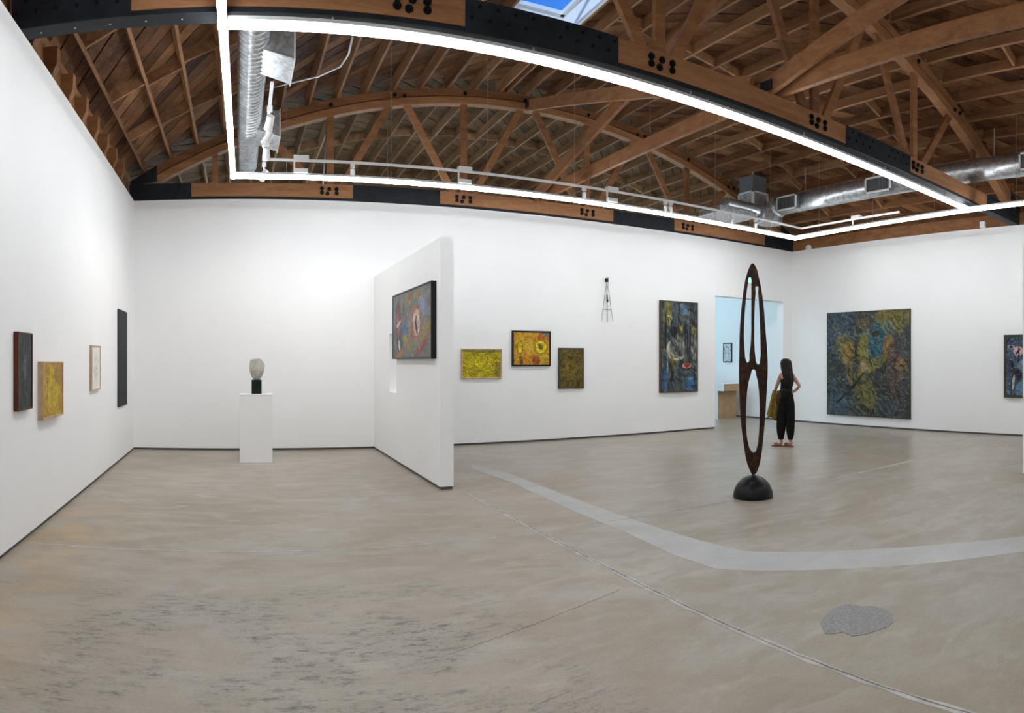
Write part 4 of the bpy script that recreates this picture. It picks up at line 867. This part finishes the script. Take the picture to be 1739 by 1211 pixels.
# tall openwork blade on a dome
SR = 7.6
m, nt, b = mat('dark_walnut'); o = coord(nt); n1_ = noise(nt, scaled(nt, o, (6, 6, 0.8)), 3, 5, 0.6, 0.7)
lk(nt, ramp(nt, n1_, [(0.3, (0.012, 0.006, 0.004)), (0.5, (0.030, 0.013, 0.007)), (0.72, (0.075, 0.030, 0.013))]), b.inputs['Base Color']); b.inputs['Roughness'].default_value = 0.42; b.inputs['Specular IOR Level'].default_value = 0.2; M['walnut'] = m
M['dome'] = plain('dark_bronze_dome', (0.014, 0.014, 0.016), 0.34, 0.2, 0.5, 7, 0.15)
base_c = at_r(1279, 845, SR); th_s = (1279-X0)/F_PX
t = thing('blade_sculpture', 'tall dark wooden openwork blade balanced on a black dome', 'sculpture', (base_c.x, base_c.y, 0), -th_s)
k_ = SR/F_PX
def loc_(p): return ((p[0]-1280)*k_, EYE+(CY-p[1])*k_)
outl = [(1278.5,448.5),(1274.9,453),(1269.7,466),(1265.3,485),(1261.9,509.4),(1259.3,537),(1257.5,565),(1256.7,596),(1256.2,622),(1256.3,648),(1257.2,675),(1258.4,699),(1260.8,727),(1264.7,757),(1269.7,784.5),(1275.6,800),(1278.5,804.5),(1282.5,804.5),
        (1288.5,794.4),(1293.5,772.6),(1296.8,745),(1300.4,705),(1302.4,669.6),(1304.2,639),(1304.4,617),(1303,589),(1300.5,558),(1297.8,523),(1294,494),(1288.8,469.5),(1283.6,453)]
h1 = [(1274.5,470.3),(1270.5,485),(1267,513),(1264.8,544),(1264.1,575),(1265.3,596),(1268,613),(1270.5,616),(1274,601),(1276.6,575),(1277.1,544),(1277.1,509),(1277.1,485),(1276.6,473)]
h2 = [(1286.5,485.4),(1283.9,499),(1282.2,526.7),(1281.8,561),(1282.2,589),(1283.6,606.5),(1286.2,617.7),(1289.1,619.5),(1292.2,610),(1292.7,587),(1291.9,552.7),(1290.5,523),(1288.8,499)]
h3 = [(1280.6,627),(1275.6,637),(1271.7,651.7),(1268.7,675.5),(1267.7,703),(1268.3,731),(1271,751),(1275.6,764.7),(1281.6,768.7),(1287,758.8),(1289.5,743),(1291,715),(1291,685),(1289.5,659.6),(1285.5,638)]
cu = bpy.data.curves.new('blade', 'CURVE'); cu.dimensions = '2D'; cu.fill_mode = 'BOTH'; cu.extrude = 0.035; cu.bevel_depth = 0.012; cu.bevel_resolution = 2; cu.resolution_u = 5; cu.offset = -0.010
for pts in (outl, h1, h2, h3):
    sp = cu.splines.new('BEZIER'); sp.bezier_points.add(len(pts)-1); sp.use_cyclic_u = True
    for bp, p in zip(sp.bezier_points, pts):
        u, v = loc_(p); bp.co = (u, v, 0); bp.handle_left_type = bp.handle_right_type = 'AUTO'
co_ = bpy.data.objects.new('tmp_curve', cu); C.objects.link(co_)
bpy.context.view_layer.update()
me = bpy.data.meshes.new_from_object(co_.evaluated_get(bpy.context.evaluated_depsgraph_get())); bpy.data.objects.remove(co_)
me.name = 'blade'; me.materials.clear(); me.materials.append(M['walnut'])
o = bpy.data.objects.new('blade', me); C.objects.link(o); o.parent = t; o.rotation_euler = (PI/2, 0, 0)
R_ = 0.229; rings = []
for k in range(11):
    a = PI/2*k/10; rings.append(((0, 0, 0.244*math.sin(a)+0.006), max(0.004, R_*math.cos(a)), max(0.004, R_*math.cos(a))))
dm = MB().loft([((0, 0, 0.0), R_*0.985, R_*0.985)]+rings, 40).build('dome_base', 'dome', t, smooth=True, local=True)
MB().tube([(0, 0, 0.235), (0, 0, 0.275)], 0.014, 10).build('pin', 'bolt', t, local=True)

# wire piece on the back wall
M['wire'] = plain('dark_wire', (0.05, 0.05, 0.05), 0.4, 0.6)
M['wire_dark'] = plain('blackened_metal', (0.010, 0.010, 0.010), 0.45, 0.3)
W_ = lambda px, py, d=0.05: at_y(px, py, YB-d)
c = W_(1031, 510, 0)
t = thing('wire_sculpture', 'small tripod-like wire construction hung on the back wall', 'sculpture', (c.x, YB, c.z))
for pts in ([(1029.6, 478), (1029.3, 487), (1027.8, 494), (1024, 525.5), (1021.6, 546)], [(1032.6, 470), (1032.3, 487), (1034, 496), (1038, 526), (1041, 546.5)]):
    MB().tube([W_(*p) for p in pts], 0.004, 6).build('wire_leg', 'wire', t)
MB().tube([W_(1031, 486, 0.03), W_(1031.3, 547, 0.03)], 0.005, 6).build('wire_leg', 'wire', t)
MB().tube([W_(1024, 525.4), W_(1038.2, 526.4)], 0.006, 6).build('crossbar', 'wire', t)
a, b_ = W_(1029.3, 472.5), W_(1032.4, 479)
MB().box((a.x, YB-0.075, b_.z), (b_.x, YB, a.z)).build('hook_block', 'wire_dark', t, bevel=0.004)
MB().tube([W_(1031, 501, 0.035), W_(1031.1, 508, 0.035), W_(1031.8, 511, 0.035), W_(1030.6, 514.5, 0.035)], [0.013, 0.015, 0.022, 0.006], 8).build('weight', 'wire_dark', t, smooth=True)
MB().tube([W_(1031, 486, 0.0), W_(1031, 486, 0.055)], 0.005, 6).build('wall_pin', 'wire', t)
MB().tube([W_(1031, 526, 0.0), W_(1031, 526, 0.055)], 0.004, 6).build('wall_pin', 'wire', t)

# ------------------------------------------------------------------ visitor
PR = 12.1
foot = at_r(1332, 757, PR)
t = thing('person', 'visitor with long dark hair in black sleeveless clothes, back turned, one hand on hip', 'person', (foot.x, foot.y, 0), -(1332-X0)/F_PX)
m, nt, b = mat('skin'); o = coord(nt); lk(nt, ramp(nt, noise(nt, o, 12, 3), [(0.3, (0.36, 0.185, 0.13)), (0.7, (0.44, 0.24, 0.17))]), b.inputs['Base Color']); b.inputs['Roughness'].default_value = 0.5; M['skin'] = m
m, nt, b = mat('dark_brown_hair'); o = coord(nt); n1_ = noise(nt, scaled(nt, o, (30, 30, 2.5)), 2.0, 4, 0.6, 0.6)
lk(nt, ramp(nt, n1_, [(0.35, (0.006, 0.005, 0.0045)), (0.65, (0.035, 0.027, 0.022))]), b.inputs['Base Color']); b.inputs['Roughness'].default_value = 0.45; b.inputs['Specular IOR Level'].default_value = 0.12; bump(nt, b, n1_, 0.6, 0.01); M['hair'] = m
M['black_cloth'] = plain('black_cloth', (0.006, 0.006, 0.006), 0.85, 0, 0.3, 20, 0.3)
M['mustard'] = plain('mustard_cloth', (0.19, 0.12, 0.018), 0.85, 0, 0.45, 14, 0.5)
M['bag_brown'] = plain('brown_leather', (0.060, 0.020, 0.010), 0.5, 0, 0.3, 14)
M['sandal'] = plain('red_brown_sandal', (0.20, 0.040, 0.028), 0.5)
def skin_mesh(name, verts, edges, radii, root=0, sub=2):
    me = bpy.data.meshes.new(name); me.from_pydata(verts, edges, []); me.update()
    o = bpy.data.objects.new(name, me); C.objects.link(o)
    o.modifiers.new('skin', 'SKIN')
    if not me.skin_vertices: me.attributes  # layer is made with the modifier
    for i, r in enumerate(radii):
        rx_, ry_ = r if isinstance(r, tuple) else (r, r)
        me.skin_vertices[0].data[i].radius = (rx_, ry_)
    me.skin_vertices[0].data[root].use_root = True
    o.modifiers['skin'].use_smooth_shade = True
    s = o.modifiers.new('sub', 'SUBSURF'); s.levels = s.render_levels = sub
    bpy.context.view_layer.update()
    out = bpy.data.meshes.new_from_object(o.evaluated_get(bpy.context.evaluated_depsgraph_get()))
    bpy.data.objects.remove(o); return out
V, E_, Rd = [], [], []
def J(p, r, par=None):
    V.append(Vector(p)); Rd.append(r)
    if par is not None: E_.append((par, len(V)-1))
    return len(V)-1
pel = J((0.045, 0, 0.92), 0.105); wst = J((0.04, 0, 1.04), 0.088, pel); chs = J((0.045, 0.005, 1.17), 0.10, wst); uch = J((0.045, 0.01, 1.27), 0.085, chs)
nk = J((0.035, 0.015, 1.355), 0.043, uch); nk2 = J((0.025, 0.025, 1.405), 0.042, nk); hd1 = J((0.012, 0.035, 1.445), 0.062, nk2); hd2 = J((0.008, 0.035, 1.50), 0.082, hd1); hd3 = J((0.012, 0.03, 1.55), 0.066, hd2)
ls = J((-0.06, 0.04, 1.285), 0.048, uch); lu = J((-0.105, 0.045, 1.18), 0.038, ls); le = J((-0.150, 0.04, 1.06), 0.033, lu); lf = J((-0.165, 0.13, 1.01), 0.028, le); lw = J((-0.175, 0.21, 0.985), 0.021, lf)
rs = J((0.155, -0.03, 1.275), 0.048, uch); ru_ = J((0.215, -0.05, 1.185), 0.037, rs); re_ = J((0.278, -0.06, 1.095), 0.032, ru_); rf_ = J((0.225, -0.055, 1.035), 0.028, re_); rw = J((0.178, -0.05, 1.005), 0.021, rf_)
lh = J((-0.02, 0.015, 0.84), 0.085, pel); lk_ = J((-0.055, 0.03, 0.49), 0.055, lh); la = J((-0.058, 0.0, 0.10), 0.032, lk_); lheel = J((-0.045, -0.01, 0.045), 0.032, la); lm_ = J((-0.12, 0.03, 0.035), 0.030, lheel); lt_ = J((-0.195, 0.06, 0.028), 0.022, lm_)
rh_ = J((0.10, -0.01, 0.84), 0.085, pel); rk_ = J((0.105, 0.0, 0.49), 0.055, rh_); ra_ = J((0.110, -0.03, 0.10), 0.032, rk_); rheel = J((0.130, -0.04, 0.045), 0.032, ra_); rm_ = J((0.06, 0.01, 0.035), 0.030, rheel); rt_ = J((-0.005, 0.05, 0.028), 0.022, rm_)
body_me = skin_mesh('body', V, E_, Rd, pel)
hands = MB()
def hand(wr, pd, nrm, curl, thumb):
    """wr wrist, pd palm direction, nrm palm normal, curl bend of the fingers towards the normal, thumb +1/-1 side"""
    wr, pd, nrm = Vector(wr), Vector(pd).normalized(), Vector(nrm).normalized(); sd = pd.cross(nrm).normalized()*thumb
    nrm = (nrm-pd*nrm.dot(pd)).normalized()
    pts, rad = [wr-pd*0.02, wr+pd*0.02, wr+pd*0.05, wr+pd*0.08], [0.020, 0.026, 0.030, 0.026]
    k = len(hands.v); hands.tube(pts, rad, 10)
    for v in hands.v[k:]:
        dd = (v-wr).dot(nrm); v -= nrm*dd*0.5
    for i, (off, ln) in enumerate(((0.024, 0.066), (0.008, 0.074), (-0.008, 0.070), (-0.023, 0.054))):
        p0 = wr+pd*0.072+sd*off; P = [p0]; a = 0.15
        for seg in (0.45, 0.32, 0.23):
            a += curl; P.append(P[-1]+(pd*math.cos(a)+nrm*math.sin(a))*ln*seg)
        hands.tube(P, [0.0092, 0.0088, 0.008, 0.006], 7)
    p0 = wr+pd*0.03+sd*0.022
    hands.tube([p0, p0+(pd*0.6+sd*0.7+nrm*0.3)*0.028, p0+(pd*1.2+sd*0.8+nrm*0.7)*0.040], [0.011, 0.010, 0.007], 7)
hand(V[rw], (-0.86, 0.12, -0.35), (0.1, 0.99, 0.0), 0.12, 1)
hand(V[lw], (-0.1, 0.85, -0.2), (0.0, 0.2, -1), 0.5, -1)
# face: nose, ears, brow and lips, turned to the viewer's left
fd = Vector((-0.80, 0.60, 0)).normalized(); sdv = Vector((0.60, 0.80, 0))
hc = Vector((0.008, 0.035, 1.50))
hands.tube([hc+fd*0.074+Vector((0, 0, 0.018)), hc+fd*0.094+Vector((0, 0, -0.008)), hc+fd*0.084+Vector((0, 0, -0.02))], [0.008, 0.013, 0.009], 7)
hands.tube([hc+fd*0.064-sdv*0.02+Vector((0, 0, -0.045)), hc+fd*0.070+Vector((0, 0, -0.045)), hc+fd*0.064+sdv*0.02+Vector((0, 0, -0.045))], [0.004, 0.009, 0.004], 6)
hands.tube([hc+fd*0.048+Vector((0, 0, -0.07)), hc+fd*0.058+Vector((0, 0, -0.075))], [0.022, 0.018], 8)
for s in (-1, 1):
    hands.tube([hc+sdv*0.078*s+Vector((0, 0, 0.02)), hc+sdv*0.086*s-fd*0.006, hc+sdv*0.078*s+Vector((0, 0, -0.03))], [0.007, 0.014, 0.007], 7)
bm = bmesh.new(); bm.from_mesh(body_me); hme = hands.mesh('tmp'); bm.from_mesh(hme)
bm.to_mesh(body_me); bm.free()
for p in body_me.polygons: p.use_smooth = True
body_me.materials.clear(); body_me.materials.append(M['skin'])
body = bpy.data.objects.new('body', body_me); C.objects.link(body); body.parent = t
M['eye'] = plain('eye_dark', (0.03, 0.02, 0.015), 0.2)
for s in (-1, 1):
    p = hc+fd*0.071+sdv*0.03*s+Vector((0, 0, 0.012)); MB().loft([(p+Vector((0, 0, z)), r, r) for z, r in ((-0.009, 0.003), (-0.004, 0.009), (0.004, 0.009), (0.009, 0.003))], 8).build('eye', 'eye', t, local=True)
# trousers
V, E_, Rd = [], [], []
a = J((0.045, 0, 0.93), 0.120); b_ = J((0.042, 0, 1.025), 0.088, a)
l1 = J((-0.015, 0.015, 0.80), 0.100, a); l2 = J((-0.048, 0.03, 0.55), 0.098, l1); l3 = J((-0.062, 0.01, 0.28), 0.088, l2); l4 = J((-0.060, 0.0, 0.15), 0.060, l3); l5 = J((-0.058, 0.0, 0.115), 0.040, l4)
r1 = J((0.100, -0.01, 0.80), 0.100, a); r2 = J((0.105, 0.0, 0.55), 0.098, r1); r3 = J((0.110, -0.02, 0.28), 0.086, r2); r4 = J((0.110, -0.03, 0.15), 0.058, r3); r5 = J((0.110, -0.03, 0.115), 0.040, r4)
me = skin_mesh('trousers', V, E_, Rd, a); me.materials.clear(); me.materials.append(M['black_cloth'])
o = bpy.data.objects.new('trousers', me); C.objects.link(o); o.parent = t; o['label'] = 'loose black trousers gathered at the ankles'
# sleeveless top
tp = MB().loft([((0.045, 0, 0.86), 0.118, 0.112), ((0.045, 0, 0.93), 0.121, 0.114), ((0.042, 0, 0.985), 0.108, 0.10), ((0.040, 0, 1.03), 0.098, 0.092), ((0.043, 0.0, 1.10), 0.108, 0.098), ((0.046, 0.004, 1.18), 0.116, 0.106), ((0.046, 0.006, 1.225), 0.104, 0.10), ((0.046, 0.008, 1.27), 0.075, 0.095), ((0.044, 0.01, 1.315), 0.060, 0.075)], 20)
tp.build('sleeveless_top', 'black_cloth', t, smooth=True, local=True)
MB().loft([((0.042, 0, 0.99), 0.110, 0.103), ((0.042, 0, 1.02), 0.107, 0.10), ((0.041, 0, 1.05), 0.104, 0.098)], 20).build('waistband', plain('waistband_cloth', (0.012, 0.018, 0.016), 0.6), t, smooth=True, local=True)
# hair: cap plus a long fall over the back
hr = MB()
rg = [((0.025, 0.01, 1.597), 0.02, 0.02), ((0.025, 0.01, 1.588), 0.055, 0.055), ((0.028, 0.008, 1.565), 0.083, 0.085), ((0.032, 0.004, 1.52), 0.099, 0.098), ((0.036, 0.0, 1.47), 0.101, 0.098), ((0.042, -0.02, 1.41), 0.102, 0.085), ((0.055, -0.06, 1.34), 0.102, 0.060), ((0.072, -0.09, 1.26), 0.095, 0.046), ((0.085, -0.105, 1.18), 0.083, 0.040), ((0.098, -0.105, 1.11), 0.060, 0.034), ((0.108, -0.10, 1.06), 0.028, 0.022)]
hr.loft(rg, 28)
for i, v in enumerate(hr.v[:len(rg)*28]):
    j = i % 28; k = i//28; c_ = Vector(rg[k][0]); s = 1+0.05*math.sin(j*2.7+k*0.5)*min(1, k/3); v.xy = c_.xy+(v.xy-c_.xy)*s
for k in range(16):
    x = 0.055+random.uniform(-0.07, 0.075); y = -0.10-random.uniform(0.0, 0.03)
    hr.tube([(x*0.8, y+0.05, 1.40), (x, y-0.02, 1.28), (x*0.8+0.03, y-0.01, 1.16), (x*0.6+0.05+random.uniform(-0.01, 0.02), y, 1.05+random.uniform(-0.02, 0.06))], [0.010, 0.013, 0.011, 0.003], 6)
hr.build('hair', 'hair', t, smooth=True, local=True)
# sandals, one per foot
for (pts, rot) in (([(-0.045, -0.012), (-0.12, 0.03), (-0.198, 0.062)], 0), ([(0.135, -0.043), (0.06, 0.01), (-0.012, 0.052)], 1)):
    P = [Vector((*p, 0.0)) for p in pts]; d = (P[2]-P[0]).normalized(); n_s = Vector((-d.y, d.x, 0))
    out = []
    for u, wd in ((-0.035, 0.018), (-0.01, 0.034), (0.06, 0.034), (0.12, 0.042), (0.17, 0.042), (0.20, 0.026), (0.212, 0.008)): out.append((P[0]+d*u, wd))
    ring_ = [c_+n_s*w_ for c_, w_ in out]+[c_-n_s*w_ for c_, w_ in out[::-1]]
    mb = MB(); n = len(ring_); mb.v = [v+Vector((0, 0, 0.0)) for v in ring_]+[v+Vector((0, 0, 0.016)) for v in ring_]
    mb.f = [tuple(range(n))[::-1], tuple(range(n, 2*n))]+[(i, (i+1) % n, n+(i+1) % n, n+i) for i in range(n)]
    s_ = mb.build('sandal', 'sandal', t, local=True)
    c1, c2 = P[0]+d*0.10, P[0]+d*0.155
    MB().tube([c1+n_s*0.042+Vector((0, 0, 0.012)), c1+n_s*0.02+Vector((0, 0, 0.062)), c2+Vector((0, 0, 0.05))], 0.008, 6).tube([c1-n_s*0.042+Vector((0, 0, 0.012)), c1-n_s*0.02+Vector((0, 0, 0.062)), c2+Vector((0, 0, 0.05))], 0.008, 6).build('strap', 'sandal', s_, local=True)
# jacket over the forearm, shoulder bag: held things, objects of their own
Tw = wm(t)
def world(p): return Tw @ Vector(p)
jk = thing('jacket', 'mustard yellow jacket draped over the visitor\'s forearm', 'jacket', world((-0.17, 0.10, 0.50)), -(1332-X0)/F_PX)
mb = MB(); NX, NZ = 18, 14
def sheet(y0, zb, zt_, xs0, xs1, flare, ph):
    k0 = len(mb.v)
    for i in range(NZ+1):
        v_ = i/NZ; z = zt_+(zb-zt_)*v_
        for j in range(NX+1):
            u = j/NX; x = xs0+(xs1-xs0)*u+flare*(u-0.95)*v_
            mb.v.append(Vector((x, y0+0.022*math.sin(u*17+ph+v_*2)*(0.3+v_), z+0.03*math.sin(u*7+ph)*v_-0.03*v_*abs(u-0.4)-0.012*math.sin(u*PI)*(1-v_))))
    for i in range(NZ):
        for j in range(NX):
            a_ = k0+i*(NX+1)+j; mb.f.append((a_, a_+1, a_+NX+2, a_+NX+1))
    return k0
k1 = sheet(0.02, 0.50, 1.02, -0.205, -0.085, 0.12, 0.0); k2 = sheet(0.15, 0.54, 1.01, -0.20, -0.09, 0.12, 1.3)
n_r = NX+1
for j in range(NX): mb.f.append((k1+j, k2+j, k2+j+1, k1+j+1))
mb.v = [Tw @ v for v in mb.v]
o = mb.build('cloth', 'mustard', jk, smooth=True); md = o.modifiers.new('thick', 'SOLIDIFY'); md.thickness = 0.012
MB().bar(world((-0.16, 0.025, 0.94)), world((-0.175, 0.02, 0.55)), 0.035, 0.02, world((0, 1, 0))-world((0, 0, 0))).build('sleeve', 'mustard', jk, bevel=0.008)
bgt = thing('shoulder_bag', 'brown leather bag hanging between the visitor\'s arm and the jacket', 'bag', world((-0.09, -0.02, 0.75)), -(1332-X0)/F_PX)
mb = MB().loft([((-0.085, -0.02, 0.76), 0.030, 0.022), ((-0.088, -0.02, 0.79), 0.062, 0.034), ((-0.085, -0.02, 0.87), 0.070, 0.040), ((-0.078, -0.015, 0.94), 0.058, 0.034), ((-0.07, -0.01, 0.985), 0.036, 0.02)], 16)
mb.v = [Tw @ v for v in mb.v]; mb.build('bag_body', 'bag_brown', bgt, smooth=True)
MB().tube([world(p) for p in ((-0.06, -0.02, 0.97), (-0.04, -0.05, 1.10), (-0.045, -0.03, 1.25), (-0.05, 0.03, 1.335), (-0.05, 0.09, 1.28), (-0.06, 0.10, 1.10), (-0.075, 0.02, 0.97))], 0.009, 6).build('strap', 'bag_brown', bgt, smooth=True)
